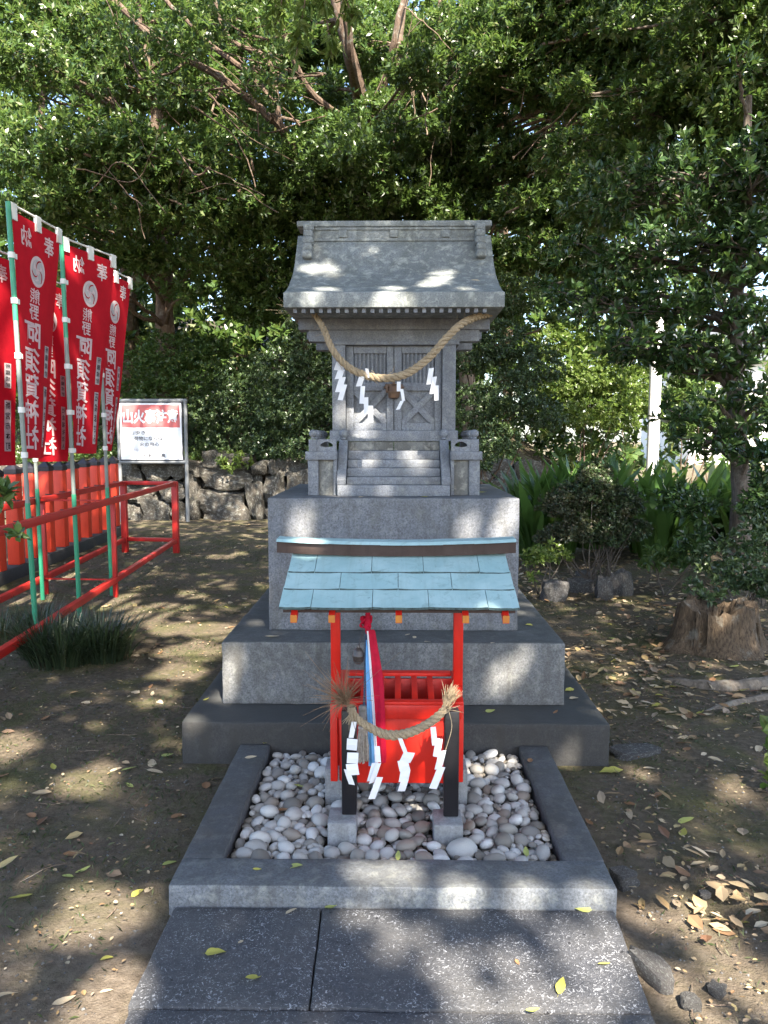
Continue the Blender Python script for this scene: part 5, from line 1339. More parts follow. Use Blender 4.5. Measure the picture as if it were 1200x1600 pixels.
# shrubs behind the wall and beside the shrine
def shrub(label, base, pads, n, k, leaf, m, seed, ratio=0.42, group='evergreen shrubs behind the shrine', bark_m=None, stems=5, twigs=120, name='evergreen_shrub'):
    rng = np.random.default_rng(seed); t = empty(name, base, label, 'shrub', group)
    crown, C, pi = crown_mesh(rng, pads, n, k, leaf, m, 'foliage', t, ratio, shell=0.65)
    pads = np.array(pads)
    for q in range(stems):
        c = pads[rng.integers(len(pads)), :3] + rng.normal(0, 0.08, 3); b = np.array(base) + np.array([rng.normal(0, 0.12), rng.normal(0, 0.1), -0.05])
        P = limb_path(b, c, rng, 8, 0.15); V, F = tube_vf(P, np.linspace(0.022, 0.006, 8), 6); MB().add(V, F).build('stem', bark_m or M['bark'], t, smooth=True)
    return t
def sh(px, py, Y, zb=None): p = at(px, py, Y); return (p[0], p[1], hill_z(p[0], Y) if zb is None else zb)
shrub('low bushy shrub on the wall behind the warning sign', sh(240, 600, 16), [PD(*a) for a in [(210, 590, 15.8, 55), (260, 560, 15.6, 55), (310, 590, 15.4, 55), (250, 630, 15.6, 50), (200, 640, 15.6, 40)]], 2300, 8, 0.07, M['leaf_mid'], 21)
shrub('rounded small leaved shrub between the sign and the shrine', sh(370, 640, 15.6), [PD(*a) for a in [(330, 640, 15.5, 50), (380, 610, 15.3, 55), (420, 650, 15.2, 50), (350, 690, 15.3, 40), (400, 690, 15.2, 40)]], 2600, 8, 0.065, M['leaf_shrub'], 22)
shrub('dense dark shrub close behind the left side of the shrine', sh(460, 640, 14.9, 1.0), [PD(*a) for a in [(440, 580, 14.6, 55), (490, 560, 14.6, 60), (460, 640, 14.4, 55), (510, 630, 14.4, 60), (480, 700, 14.4, 50), (430, 700, 14.6, 40), (550, 640, 14.6, 60), (490, 500, 15, 50)]], 4200, 8, 0.065, M['leaf_shrub'], 23)
shrub('dense dark shrub close behind the right side of the shrine', sh(770, 640, 13, 0.1), [PD(*a) for a in [(735, 560, 13, 50), (780, 540, 13, 55), (740, 640, 12.6, 50), (790, 620, 12.6, 55), (770, 690, 12.4, 45), (740, 720, 12.6, 40), (830, 580, 13, 50), (720, 480, 13.4, 45), (790, 470, 13.4, 50), (840, 650, 12.8, 45)]], 5000, 8, 0.06, M['leaf_shrub'], 24)
shrub('sunlit pale green shrub seen past the right of the shrine', sh(900, 640, 18, 0.0), [PD(*a) for a in [(880, 600, 18, 50), (930, 590, 18, 50), (980, 620, 18, 50), (900, 650, 17.6, 40), (960, 655, 17.6, 40), (870, 540, 18.4, 45), (950, 540, 18.6, 50)]], 2600, 8, 0.09, M['leaf_lite'], 25, group=None)
shrub('sunny hedge at the far right beyond the white pole', sh(1120, 640, 21, 0.0), [PD(*a) for a in [(1050, 640, 21, 40), (1100, 650, 21, 40), (1160, 650, 21, 40), (1220, 640, 21, 40), (1080, 600, 21.5, 30)]], 1500, 8, 0.10, M['leaf_lite'], 26, group=None)
shrub('pale green sunlit shrub just left of the white pole', sh(985, 650, 19.5, 0.0), [PD(*a) for a in [(960, 600, 19.5, 40), (1000, 630, 19.5, 40), (1000, 570, 20, 40), (930, 640, 19.5, 36), (860, 640, 20, 44), (900, 600, 20, 44)]], 2200, 8, 0.09, M['leaf_lite'], 27, group=None)
shrub('rounded olive shrub standing right of the white pole', sh(1075, 650, 18.0, 0.0), [PD(*a) for a in [(1060, 660, 18, 30), (1085, 630, 18, 34), (1075, 590, 18.4, 30), (1110, 665, 18, 24)]], 1300, 8, 0.085, M['leaf_mid'], 28, group=None)
# azalea with thin bare stems by the rocks
Ya = 7.75; ab = gz(920, 905); ab[1] = Ya; ab[0] = at(925, 900, Ya)[0]
rngz = np.random.default_rng(31); t = empty('azalea_bush', (ab[0], Ya, 0.02), 'twiggy browning azalea bush growing behind the row of rocks', 'bush')
azp = [PD(*a) for a in [(880, 790, Ya, 36), (925, 770, Ya, 40), (965, 790, Ya, 38), (900, 830, Ya - .1, 36), (950, 835, Ya - .1, 36), (860, 840, Ya, 24), (990, 830, Ya, 26), (930, 740, Ya + .1, 26)]]
crown_mesh(rngz, azp, 4200, 6, 0.034, M['leaf_azalea'], 'foliage', t, 0.45, shell=0.5)
crown_mesh(rngz, azp[1:3] + azp[4:5] + azp[6:], 1700, 6, 0.038, M['leaf_shrub'], 'foliage', t, 0.45, shell=0.5)
for k in range(26):
    p = azp[rngz.integers(len(azp))]; c = np.array(p[:3]) + rngz.normal(0, 0.09, 3); b = (ab[0] + rngz.normal(0, 0.12), Ya + rngz.normal(0, 0.08), -0.02)
    P = limb_path(b, c, rngz, 7, 0.12); V, F = tube_vf(P, np.linspace(0.008, 0.003, 7), 5); MB().add(V, F).build('stem', M['bark_grey'], t, smooth=True)

# ------------------------------------------------------------------ blade plants
def blades(rng, base, n, L, Wd, lean, seg=5, rad=0.1, up=1.0, flat=0.0):
    V = []; F = []; 
    for _ in range(n):
        a = rng.uniform(0, 6.28); r = rad * math.sqrt(rng.uniform()); b = np.array(base) + np.array([r * math.cos(a), r * math.sin(a), -0.01])
        d = np.array([math.cos(a), math.sin(a), 0]); l = L * rng.uniform(0.6, 1.15); ln = lean * rng.uniform(0.3, 1.2); w_ = Wd * rng.uniform(0.7, 1.15)
        s_ = np.array([-math.sin(a + rng.normal(0, .5)), math.cos(a + rng.normal(0, .5)), 0]); P = b.copy(); k0 = len(V)
        for i in range(seg + 1):
            t_ = i / seg; ang = ln * (0.25 + t_ * 1.0) ; st = l / seg
            wt = w_ * (0.35 + 0.65 * math.sin(math.pi * min(1, 0.18 + t_ * 0.82))) if i < seg else w_ * 0.03
            V += [tuple(P - s_ * wt / 2 + np.array([0, 0, 0.15 * wt])), tuple(P + s_ * wt / 2 + np.array([0, 0, 0.15 * wt]))]
            P = P + (d * math.sin(ang) + np.array([0, 0, 1]) * math.cos(ang)) * st
        F += [(k0 + 2 * i, k0 + 2 * i + 1, k0 + 2 * i + 3, k0 + 2 * i + 2) for i in range(seg)]
    return V, F
rngp = np.random.default_rng(41)
def aspidistra(label, spots, n, L, Wd, seed):
    L *= 1.25; Wd *= 1.7; n = int(n * 1.25); rng = np.random.default_rng(seed); c = np.mean(np.array(spots), 0); t = empty('blade_plant', (c[0], c[1], 0.05), label, 'plant', 'broad bladed plants right of the shrine')
    for s in spots:
        V, F = blades(rng, s, n, L, Wd, 0.95, 6, 0.16)
        link('leaf_clump', np_mesh('leaf_clump', V, F), M['blade'], t)
    return t
P_ = lambda px, Y, z=0.08: (at(px, 700, Y)[0], Y, z)
aspidistra('dense clump of strap leaved plants beside the tall block', [P_(835, 9.6, .25), P_(870, 9.7, .28), P_(905, 9.8, .3), P_(945, 9.9, .3), P_(840, 9.0, .1), P_(880, 9.2, .15), P_(925, 9.3, .2)], 44, 0.80, 0.075, 42)
aspidistra('strap leaved plants in the light between azalea and grey trunk', [P_(1010, 9.2, .15), P_(1045, 9.4, .2), P_(1080, 9.0, .15), P_(1110, 9.3, .2), P_(1030, 8.7, .12), P_(990, 9.6, .2)], 30, 0.85, 0.085, 43)
aspidistra('strap leaved plants behind the grey trunk at the right edge', [P_(1160, 8.8, .2), P_(1195, 8.9, .2), P_(1225, 8.6, .2), P_(1140, 9.6, .2)], 24, 0.75, 0.085, 44)

t = empty('grass_tuft', (-2.2, 5.25, 0), 'large dark tuft of fine grass in front of the red rail', 'grass tuft')
for k, (x, y, n, r) in enumerate([(-2.26, 5.05, 420, 0.20), (-2.02, 5.16, 380, 0.18), (-2.46, 5.2, 260, 0.15), (-2.12, 5.3, 300, 0.18)]):
    V, F = blades(rngp, (x, y, 0), n, 0.35, 0.0085, 1.35, 5, r); link('leaf_clump', np_mesh('leaf_clump', V, F), M['tuft'], t)
t = empty('grass_tuft', (-2.75, 5.6, 0), 'smaller grass tuft under the banner rack beyond the front rail', 'grass tuft')
for x, y in ((-2.7, 5.75), (-2.95, 5.6), (-2.85, 5.95)):
    V, F = blades(rngp, (x, y, 0), 120, 0.28, 0.007, 1.1, 4, 0.16); link('leaf_clump', np_mesh('leaf_clump', V, F), M['tuft'], t)

# leafy plants: sapling at the left edge, evergreens over the stump and at the right edge, seedlings
def leafy(name, label, cat, base, pads, n, k, leaf, m, seed, ratio=0.42, stems=4, fine=True, group=None, r=0.008):
    rng = np.random.default_rng(seed); t = empty(name, base, label, cat, group)
    crown_mesh(rng, pads, n, k, leaf, m, 'foliage', t, ratio, shell=0.4, fine=fine)
    for q in range(stems):
        c = np.array(pads[rng.integers(len(pads))][:3]); P = limb_path(np.array(base) - (0, 0, 0.03), c, rng, 7, 0.12); V, F = tube_vf(P, np.linspace(r, r * 0.4, 7), 5)
        MB().add(V, F).build('stem', M['bark_grey'], t, smooth=True)
    return t
Yf = 3.9; b = at(-60, 1000, Yf)
leafy('sapling', 'young tree with dark drooping leaves poking in at the left edge', 'sapling', (b[0], Yf, 0), [PD(-10, 780, Yf, 28), PD(14, 830, Yf, 22), PD(8, 775, Yf, 18), PD(-50, 820, Yf, 40)], 26, 6, 0.085, M['leaf_dark'], 51, 0.5)
b = at(1140, 900, 6.0)
leafy('leafy_bush', 'low glossy bush growing over and behind the stump', 'bush', (at(1160, 930, 6.1)[0], 6.1, 0.1), [PD(*a) for a in [(1100, 925, 5.75, 34), (1150, 905, 5.9, 40), (1195, 900, 5.8, 45), (1180, 850, 6.3, 50), (1120, 880, 6.4, 40), (1210, 800, 6.5, 50), (1230, 930, 5.6, 40)]], 520, 7, 0.055, M['leaf_shrub'], 52, 0.5, 8)
leafy('leafy_bush', 'tall dark camellia shoots at the right edge above the stump', 'bush', (at(1220, 930, 6.3)[0], 6.6, 0.1), [PD(*a) for a in [(1190, 780, 6.6, 40), (1215, 730, 6.6, 50), (1100, 800, 7.0, 40), (1060, 780, 7.4, 35), (1090, 850, 6.9, 34), (1230, 650, 6.6, 50)]], 260, 8, 0.085, M['leaf_glossy'], 53, 0.45, 7)
leafy('leafy_bush', 'pale green low plants on the soil between block and azalea', 'plant', (at(845, 880, 7.4)[0], 7.4, 0), [PD(835, 870, 7.3, 22), PD(860, 862, 7.5, 24), PD(880, 870, 7.6, 18), PD(830, 900, 7.2, 12)], 90, 6, 0.06, M['leaf_lite'], 54, 0.4, 4)
leafy('leafy_bush', 'low broad leaved plants right of the azalea rocks', 'plant', (at(1040, 885, 7.2)[0], 7.2, 0.05), [PD(1020, 875, 7.2, 22), PD(1050, 868, 7.3, 26), PD(1080, 880, 7.1, 20)], 70, 6, 0.085, M['leaf_mid'], 55, 0.42, 4)
leafy('seedling', 'bright green seedling leaves cut by the right edge', 'seedling', (1.60, 3.2, 0), [PD(1195, 1180, 3.2, 20), PD(1205, 1225, 3.15, 18), PD(1210, 1140, 3.2, 18)], 9, 5, 0.075, M['leaf_lite'], 56, 0.55, 2, r=0.004)
leafy('seedling', 'small green seedling near the bottom right corner', 'seedling', (at(1190, 1470, 2.28)[0], 2.28, 0), [PD(1170, 1475, 2.25, 14), PD(1195, 1480, 2.25, 16)], 3, 5, 0.05, M['leaf_lite'], 57, 0.5, 2, r=0.003)
leafy('seedling', 'pale green fern like sprout on top of the stone wall', 'seedling', (at(370, 715, 14.5)[0], 14.5, 1.0), [PD(365, 725, 14.35, 22), PD(350, 715, 14.4, 16), PD(385, 720, 14.4, 12)], 60, 6, 0.10, M['leaf_lite'], 58, 0.4, 3)
# hanging bough with long pale leaves at the top
rb = np.random.default_rng(61); t = empty('hanging_bough', at(500, -60, 6.0), 'drooping bough of long pale green leaves hanging in at the top', 'branch')
for k, pts in enumerate([[(470, -80), (478, -20), (470, 40), (462, 90)], [(500, -80), (505, -10), (512, 40), (518, 85)], [(530, -80), (530, -30), (545, 10), (550, 30)], [(440, -60), (440, 0), (430, 40)]]):
    P = catmull([at(a, b, 6.0 + 0.1 * k) for a, b in pts], 6); V, F = tube_vf(P, np.linspace(0.010, 0.003, len(P)), 5); MB().add(V, F).build('stem', M['bark_pale'], t, smooth=True)
    C = P[rb.integers(2, len(P), 26)] + rb.normal(0, 0.03, (26, 3)); A = unit(np.tile([[0, -0.1, -1.0]], (26, 1)) + rb.normal(0, 0.35, (26, 3)))
    Pq, D, Nn, L, W_ = rosettes(rb, C, A, 4, 0.115, 0.28, (0.25, 0.9))
    V, F = leaf_faces(Pq, D, Nn, L, W_, fine=True); link('leaves', np_mesh('leaves', V, F), M['leaf_lite'], t)

# far wood that closes the view behind the near trees: one mass nobody could count
rf_ = np.random.default_rng(71); n = 36000
X = rf_.uniform(-20, 9, n); Yq = rf_.uniform(17.6, 25, n); Zm = 16.0 + 2.0 * np.sin(X * 0.7) + 1.5 * np.sin(X * 1.9 + 1)
keepm = rf_.uniform(0, 1, n) > 0.55 / (1 + np.exp(-(X - 5.5) * 1.6)); Zq = rf_.uniform(0.04, 1, n) * Zm
C = np.stack([X, Yq, Zq], 1)[keepm]; cl = np.array([mnoise.noise(Vector((c[0] * 0.55, c[1] * 0.3, c[2] * 0.55))) for c in C.tolist()]); C = C[cl > -0.55]
A = unit(rf_.normal(0, 0.5, C.shape) + np.array([0, -0.5, 0.7]))
Pq, D, Nn, L, W_ = rosettes(rf_, C, A, 7, 0.26, 0.46)
V, F = leaf_faces(Pq, D, Nn, L, W_); tag(link('far_wood', np_mesh('far_wood', V, F), M['leaf_mid']), kind='stuff')
mbf = MB()
for k in range(34):
    x = rf_.uniform(-20, 6); y = rf_.uniform(18, 24); V, F = tube_vf(limb_path((x, y, 0.5), (x + rf_.normal(0, 1.2), y + rf_.normal(0, .5), rf_.uniform(8, 13)), rf_, 10, 0.12), np.linspace(rf_.uniform(0.1, 0.2), 0.04, 10), 7); mbf.add(V, F)
tag(mbf.build('far_wood_stems', M['bark'], None, smooth=True), kind='stuff')
# ivy and undergrowth on the slope
n = 8000; X = rf_.uniform(-10, 2.6, n); Yq = 14.95 + rf_.uniform(0, 1, n) ** 1.5 * 5; Zq = np.array([hill_z(x, y) for x, y in zip(X, Yq)]) + rf_.uniform(0.0, 0.16, n)
Pq, D, Nn, L, W_ = rosettes(rf_, np.stack([X, Yq, Zq], 1), unit(rf_.normal(0, 0.4, (n, 3)) + np.array([0, -0.4, 1])), 6, 0.075, 0.5)
V, F = leaf_faces(Pq, D, Nn, L, W_); tag(link('undergrowth', np_mesh('undergrowth', V, F), M['leaf_dark']), kind='stuff')

# ------------------------------------------------------------------ right background: pole, road, house
pp = at(1024, 560, 16.5)
o = empty('utility_pole', (pp[0], 16.5, 0), 'white sunlit pole beyond the trees on the right', 'pole')
V, F = tube_vf([(pp[0], 16.5, -0.1), (pp[0] + 0.02, 16.5, 4.0), (pp[0] + 0.05, 16.5, 9.0)], [0.125, 0.12, 0.10], 14); MB().add(V, F).build('shaft', M['white_pole'], o, smooth=True)
for z in (3.4, 3.5, 6.0):
    V, F = tube_vf([(pp[0] + 0.02, 16.5, z), (pp[0] + 0.02, 16.5, z + 0.04)], 0.13, 14); MB().add(V, F).build('band', M['sign_frame'], o, smooth=True)
tag(link('road', np_mesh('road', [(3, 30.5, 0.05), (60, 28.5, 0.05), (60, 34, 0.05), (3, 35, 0.05)], [(0, 1, 2, 3)]), M['asphalt']), kind='structure')
tag(link('gravel_yard', np_mesh('gravel_yard', [(3.2, 13.5, 0.03), (4.2, 12.2, 0.03), (40, 12.2, 0.03), (40, 28.0, 0.03), (3.0, 29.0, 0.03), (2.7, 17, 0.03)], [(0, 1, 2, 3, 4, 5)]), M['yard']), kind='structure')
h = empty('house', (17, 43, 0), 'white plastered house glimpsed bright behind the right hand tree', 'house')
MB().box(15.5, 34, 41, 49, 0, 5.6).build('wall', M['wall_white'], h, 0.02)
V, F = prism_yz([(40.3, 5.61), (45, 7.8), (49.7, 5.61)], 14.9, 34.6); MB().add(V, F).build('roof', M['tile_dark'], h)
for x, z in ((17, 3.6), (20.3, 3.6), (24.6, 3.6), (17, 1.0), (24.6, 1.0)):
    wdw = MB().box(x, x + 1.6, 40.94, 40.995, z, z + 1.1).build('window', M['sign_frame'], h, 0.01)
    for q in (0, 1): MB().box(x + 0.06 + q * 0.77, x + 0.77 + q * 0.77, 40.92, 40.939, z + 0.06, z + 1.04).build('pane', M['glass_dark'], wdw)

# ------------------------------------------------------------------ rocks, stump, roots
def rock(label, x, y, z, sx, sy, sz, k, rz=0.0, tilt=0.0, group=None, cat='rock'):
    me = STONES_B[k % len(STONES_B)]; o = bpy.data.objects.new('rock', me); COL.objects.link(o); o.location = (x, y, z); o.scale = (sx / 2, sy / 2, sz / 2); o.rotation_euler = (tilt, tilt * 0.5, rz)
    return tag(o, label, cat, group)
STONES_B = [stone_mesh(20 + k, 3, 0.24, 0.55) for k in range(6)]
for me in STONES_B: me.materials.append(M['rock_small'])
gr = 'rocks edging the azalea bed'
for lb, px, py, w_, h_, k in [('rounded dark rock at the left end of the azalea edging', 868, 925, 34, 36, 0), ('flat topped rock between the round rock and the pointed rock', 912, 918, 32, 26, 1), ('pointed upright rock in the middle of the azalea edging', 947, 922, 24, 42, 2), ('squarish rock at the right end of the azalea edging', 974, 915, 28, 44, 3), ('small rock lying behind the flat topped one', 915, 900, 22, 16, 4)]:
    Y = gz(px, py + h_ / 2 - 4)[1]; c = at(px, py, Y); s = Y / FPX
    rock(lb, c[0], Y + 0.05, c[2] - 0.02, w_ * s * 1.1, w_ * s, h_ * s * 1.1, k, k * 0.7, 0.05, gr)
rock('wedge shaped grey stone half sunk beside the right slab', 0.722, 2.05, 0.005, 0.062, 0.135, 0.07, 5, 0.45, 0.1)
rock('rounded grey stone beside the right corner of the curb', at(978, 1338, 2.50)[0], 2.50, 0.015, 0.075, 0.07, 0.05, 1, 0.4)
rock('flat stone half buried in the soil right of the steps', at(995, 1180, 3.6)[0], 3.6, -0.005, 0.22, 0.13, 0.06, 2, 0.5)
for lb, x, y, s, k in [('small pale stone on bare soil at the lower right', 0.79, 1.93, 0.05, 3), ('little grey stone lying near the wedge stone', 0.88, 1.98, 0.045, 4), ('small round stone by the right edge of the picture', 1.02, 2.42, 0.035, 0)]:
    rock(lb, x, y, 0.008, s, s * 0.85, s * 0.6, k, k)
# stump
st = empty('tree_stump', (at(1118, 1000, 5.5)[0], 5.5, 0), 'old hollow stump with splintered bark at the right', 'stump')
sx0 = at(1118, 1000, 5.5)[0]; n = 72; V = []; F = []; rs = random.Random(5)
lev = [(-0.05, 1.34), (0.02, 1.20), (0.08, 1.05), (0.16, 0.97), (0.24, 0.92), (0.31, 0.90)]
tops = [0.03 * math.sin(j * 0.35) + 0.018 * math.sin(j * 1.1 + 1) + rs.uniform(-0.012, 0.012) for j in range(n)]
for li, (z, f_) in enumerate(lev):
    for j in range(n):
        a = 2 * math.pi * j / n; bump_ = 1 + 0.07 * math.sin(4 * a + 0.7) * (1.2 - 2 * z) + 0.04 * math.sin(7 * a + 2) + 0.012 * math.sin(23 * a)
        r = 0.31 * f_ * bump_; V.append((sx0 + r * math.cos(a), 5.5 + r * 0.85 * math.sin(a), z + (tops[j] if li == len(lev) - 1 else 0)))
for j in range(n):
    a = 2 * math.pi * j / n; V.append((sx0 + 0.20 * math.cos(a), 5.5 + 0.17 * math.sin(a), 0.29 + tops[j] * 1.2 + rs.uniform(-.02, .02)))
for j in range(n):
    a = 2 * math.pi * j / n; V.append((sx0 + 0.13 * math.cos(a), 5.5 + 0.11 * math.sin(a), 0.16 + rs.uniform(-.02, .02)))
for i in range(len(lev) + 1):
    for j in range(n): F.append((i * n + j, i * n + (j + 1) % n, (i + 1) * n + (j + 1) % n, (i + 1) * n + j))
F.append(tuple((len(lev) + 1) * n + j for j in range(n)))
MB().add(V, F).build('shell', M['stump'], st, smooth=True)
slv = random.Random(8)
for k in range(9):
    a = slv.uniform(3.4, 5.9); r = 0.285 * slv.uniform(0.96, 1.06); w_ = slv.uniform(0.02, 0.05); z1 = slv.uniform(0.18, 0.33)
    c = (sx0 + r * math.cos(a), 5.5 + r * 0.85 * math.sin(a)); tx, ty = -math.sin(a) * w_ / 2, math.cos(a) * w_ / 2; ox, oy = math.cos(a) * 0.02, math.sin(a) * 0.02
    V = [(c[0] - tx + ox * 2.2, c[1] - ty + oy * 2.2, -0.02), (c[0] + tx + ox * 2.2, c[1] + ty + oy * 2.2, -0.02), (c[0] + tx, c[1] + ty, z1), (c[0] - tx, c[1] - ty, z1 + 0.03)]
    V = V + [(v[0] - ox, v[1] - oy, v[2]) for v in V]; MB().add(V, BF).build('bark_strip', M['stump'], st)
# roots
def root(label, pts, rad):
    P = catmull([(*gz(a, b)[:2], z - 0.018) for a, b, z in pts], 8); r = np.interp(np.linspace(0, 1, len(P)), np.linspace(0, 1, len(rad)), rad)
    V, F = tube_vf(P, r * (1 + 0.08 * np.sin(np.arange(len(P)) * 1.3)), 10); tag(MB().add(V, F).build('tree_root', M['root'], None, smooth=True), label, 'root', 'roots on the soil at the right')
root('thick pale root snaking out from below the stump to the right edge', [(1000, 1062, -0.05), (1045, 1062, -0.015), (1100, 1072, 0.005), (1160, 1074, 0.012), (1230, 1066, 0.02)], [0.02, 0.045, 0.05, 0.055, 0.06])
root('thinner curved root in front of the thick one', [(1080, 1120, -0.03), (1110, 1108, 0.0), (1150, 1098, 0.01), (1230, 1085, 0.015)], [0.012, 0.022, 0.025, 0.03])
root('thin dark root half buried near the leaf litter', [(900, 1030, -0.03), (930, 1022, -0.002), (960, 1024, 0.0), (985, 1035, -0.03)], [0.012, 0.022, 0.022, 0.012])

# ------------------------------------------------------------------ fallen leaves
def fallen_mesh(kind, seed):
    rg = random.Random(seed); V = []; F = []; n = 9; curl = rg.uniform(-0.25, 0.35); fold = rg.uniform(0.05, 0.35); tw = rg.uniform(-0.4, 0.4)
    for i in range(n):
        t_ = i / (n - 1); x = t_ - 0.5
        if kind == 'oval': w_ = 0.20 * math.sin(math.pi * (t_ ** 0.85)) ** 0.8
        elif kind == 'lobe': w_ = 0.30 * math.sin(math.pi * t_) ** 0.7 * (0.6 + 0.4 * abs(math.cos(t_ * 9)))
        else: w_ = 0.27 * math.sin(math.pi * (t_ ** 0.7)) ** 0.7
        w_ = max(w_, 0.006); z = curl * (x * x) * 1.0 + 0.02
        for q in (-1, -0.5, 0, 0.5, 1):
            a = tw * x * q; V.append((x, q * w_ * (1 + rg.uniform(-.08, .08)), z + abs(q) * w_ * fold + a * w_ + rg.uniform(-.008, .008)))
    for i in range(n - 1):
        for q in range(4): F.append((i * 5 + q, (i + 1) * 5 + q, (i + 1) * 5 + q + 1, i * 5 + q + 1))
    b = len(V); V += [(-0.5, -0.006, 0.02), (-0.5, 0.006, 0.02), (-0.68, 0.004, 0.035 + 0.2 * max(0, curl)), (-0.68, -0.004, 0.035 + 0.2 * max(0, curl))]; F.append((b, b + 1, b + 2, b + 3))
    me = np_mesh('fallen_leaf', V, F, True); return me
KINDS = {}
for cname in ('fall_yellow', 'fall_green', 'fall_tan', 'fall_brown'):
    KINDS[cname] = []
    for k, kd in enumerate(['oval', 'oval', 'wide', 'oval', 'lobe', 'wide']):
        me = fallen_mesh(kd, hash((cname, k)) % 1000 if False else (k * 17 + len(cname) * 5 + ord(cname[-1]))); me.materials.append(M[cname]); KINDS[cname].append(me)
rl = random.Random(77)
def fallen(label, x, y, z, size, col, rz=None, group='fallen leaves', tilt=None):
    me = rl.choice(KINDS[col]); o = bpy.data.objects.new('fallen_leaf', me); COL.objects.link(o)
    o.location = (x, y, z); o.scale = (size, size, size); o.rotation_euler = (rl.gauss(0, 0.14) if tilt is None else tilt, rl.gauss(0, 0.12), rl.uniform(0, 6.28) if rz is None else rz)
    return tag(o, label, 'leaf', group)
for lb, px, py, z, sz, col, rz in [
        ('curled yellow leaf on the left slab, pointing left', 337, 1487, 0.034, 0.060, 'fall_yellow', 0.25), ('torn yellow brown leaf lower on the left slab', 397, 1526, 0.034, 0.058, 'fall_yellow', 0.7), ('tiny crumpled leaf on the left slab above the torn one', 376, 1470, 0.034, 0.022, 'fall_tan', 1.0),
        ('yellow green leaf with a stalk near the right corner of the wide slab', 908, 1417, 0.036, 0.064, 'fall_green', 2.8), ('long yellow leaf standing out on the wide slab with a shadow behind', 876, 1540, 0.038, 0.062, 'fall_yellow', 1.15), ('pale squarish leaf fragment in the brightest sun on the wide slab', 944, 1505, 0.036, 0.036, 'fall_yellow', 0.1), ('pale leaf at the foot of the wide slab in half sun', 832, 1577, 0.036, 0.040, 'fall_green', 0.3), ('tiny brown leaf in the middle of the wide slab', 808, 1502, 0.036, 0.022, 'fall_brown', 1.9),
        ('small green leaf at the joint just below the front curb', 517, 1416, 0.036, 0.046, 'fall_green', 0.5), ('curled tan leaf just below the front curb left of the joint', 454, 1422, 0.036, 0.042, 'fall_tan', 0.4), ('small brown leaf against the front curb', 693, 1408, 0.036, 0.022, 'fall_brown', 0.3),
        ('yellow green leaf lying on the front curb', 461, 1352, 0.100, 0.052, 'fall_green', 0.0), ('small yellow leaf on the left part of the front curb', 402, 1357, 0.100, 0.030, 'fall_yellow', 0.1),
        ('tan leaf at the far end of the left curb', 392, 1183, 0.098, 0.055, 'fall_tan', 0.1), ('upright yellow leaf at the far corner of the left curb', 414, 1160, 0.10, 0.045, 'fall_yellow', 1.4), ('brown leaf standing on the right curb', 828, 1188, 0.10, 0.045, 'fall_brown', 1.2),
        ('yellow leaf among the pebbles left of the box', 467, 1228, 0.095, 0.055, 'fall_green', 2.5), ('yellow green leaf among the front pebbles', 622, 1336, 0.085, 0.045, 'fall_green', 1.5), ('brown leaf among the pebbles at the left', 442, 1265, 0.09, 0.045, 'fall_brown', 0.7), ('pale green leaf among the pebbles at the right', 822, 1330, 0.085, 0.050, 'fall_green', 1.5), ('reddish leaf in the front left corner of the pebbles', 352, 1338, 0.06, 0.04, 'fall_brown', 1.2),
        ('tan dry leaf on the left end of the middle plinth', 425, 994, 0.520, 0.075, 'fall_tan', 0.1), ('small crumpled leaf on the middle plinth behind the bell', 637, 990, 0.520, 0.030, 'fall_tan', 0.5), ('curled tan leaf on the middle plinth below the block', 648, 994, 0.520, 0.035, 'fall_tan', 1.2), ('whitish leaf on the middle plinth between the red posts', 668, 1001, 0.520, 0.033, 'fall_tan', 0.2), ('pale leaf on the middle plinth right of the box', 770, 1003, 0.520, 0.025, 'fall_tan', 0.2), ('yellow leaf on the right side of the middle plinth', 827, 975, 0.520, 0.045, 'fall_yellow', 0.3),
        ('green leaf on the lowest plinth right of the box', 766, 1110, 0.204, 0.050, 'fall_green', 0.2), ('yellow leaf on the right end of the lowest plinth', 890, 1077, 0.204, 0.060, 'fall_yellow', 0.5), ('brown leaf on the lowest plinth near its front edge', 868, 1112, 0.204, 0.04, 'fall_brown', 0.8), ('orange leaf at the left end of the lowest plinth', 322, 1092, 0.204, 0.04, 'fall_yellow', 1.0), ('tan leaf at the right end of the lowest plinth', 897, 1090, 0.204, 0.05, 'fall_tan', 0.2),
        ('crumpled tan leaf on the block in front of the stairs', 566, 775, 1.2115, 0.045, 'fall_tan', 0.3), ('yellow leaf on the block in front of the stairs', 662, 775, 1.2115, 0.045, 'fall_yellow', 0.2), ('brown leaf at the left corner on top of the block', 484, 770, 1.2115, 0.06, 'fall_tan', 2.6), ('yellow leaf at the right rear on top of the block', 755, 768, 1.2115, 0.05, 'fall_yellow', 0.3)]:
    p = gz(px, py, z); fallen(lb, p[0], p[1], z - 0.003 if z < 0.3 else z - 0.005, sz, col, rz)
fallen('tan leaf resting on the roof slope near the right eave', at(742, 450, 4.20)[0], 4.20, 2.350, 0.055, 'fall_tan', 0.0, tilt=0.45)
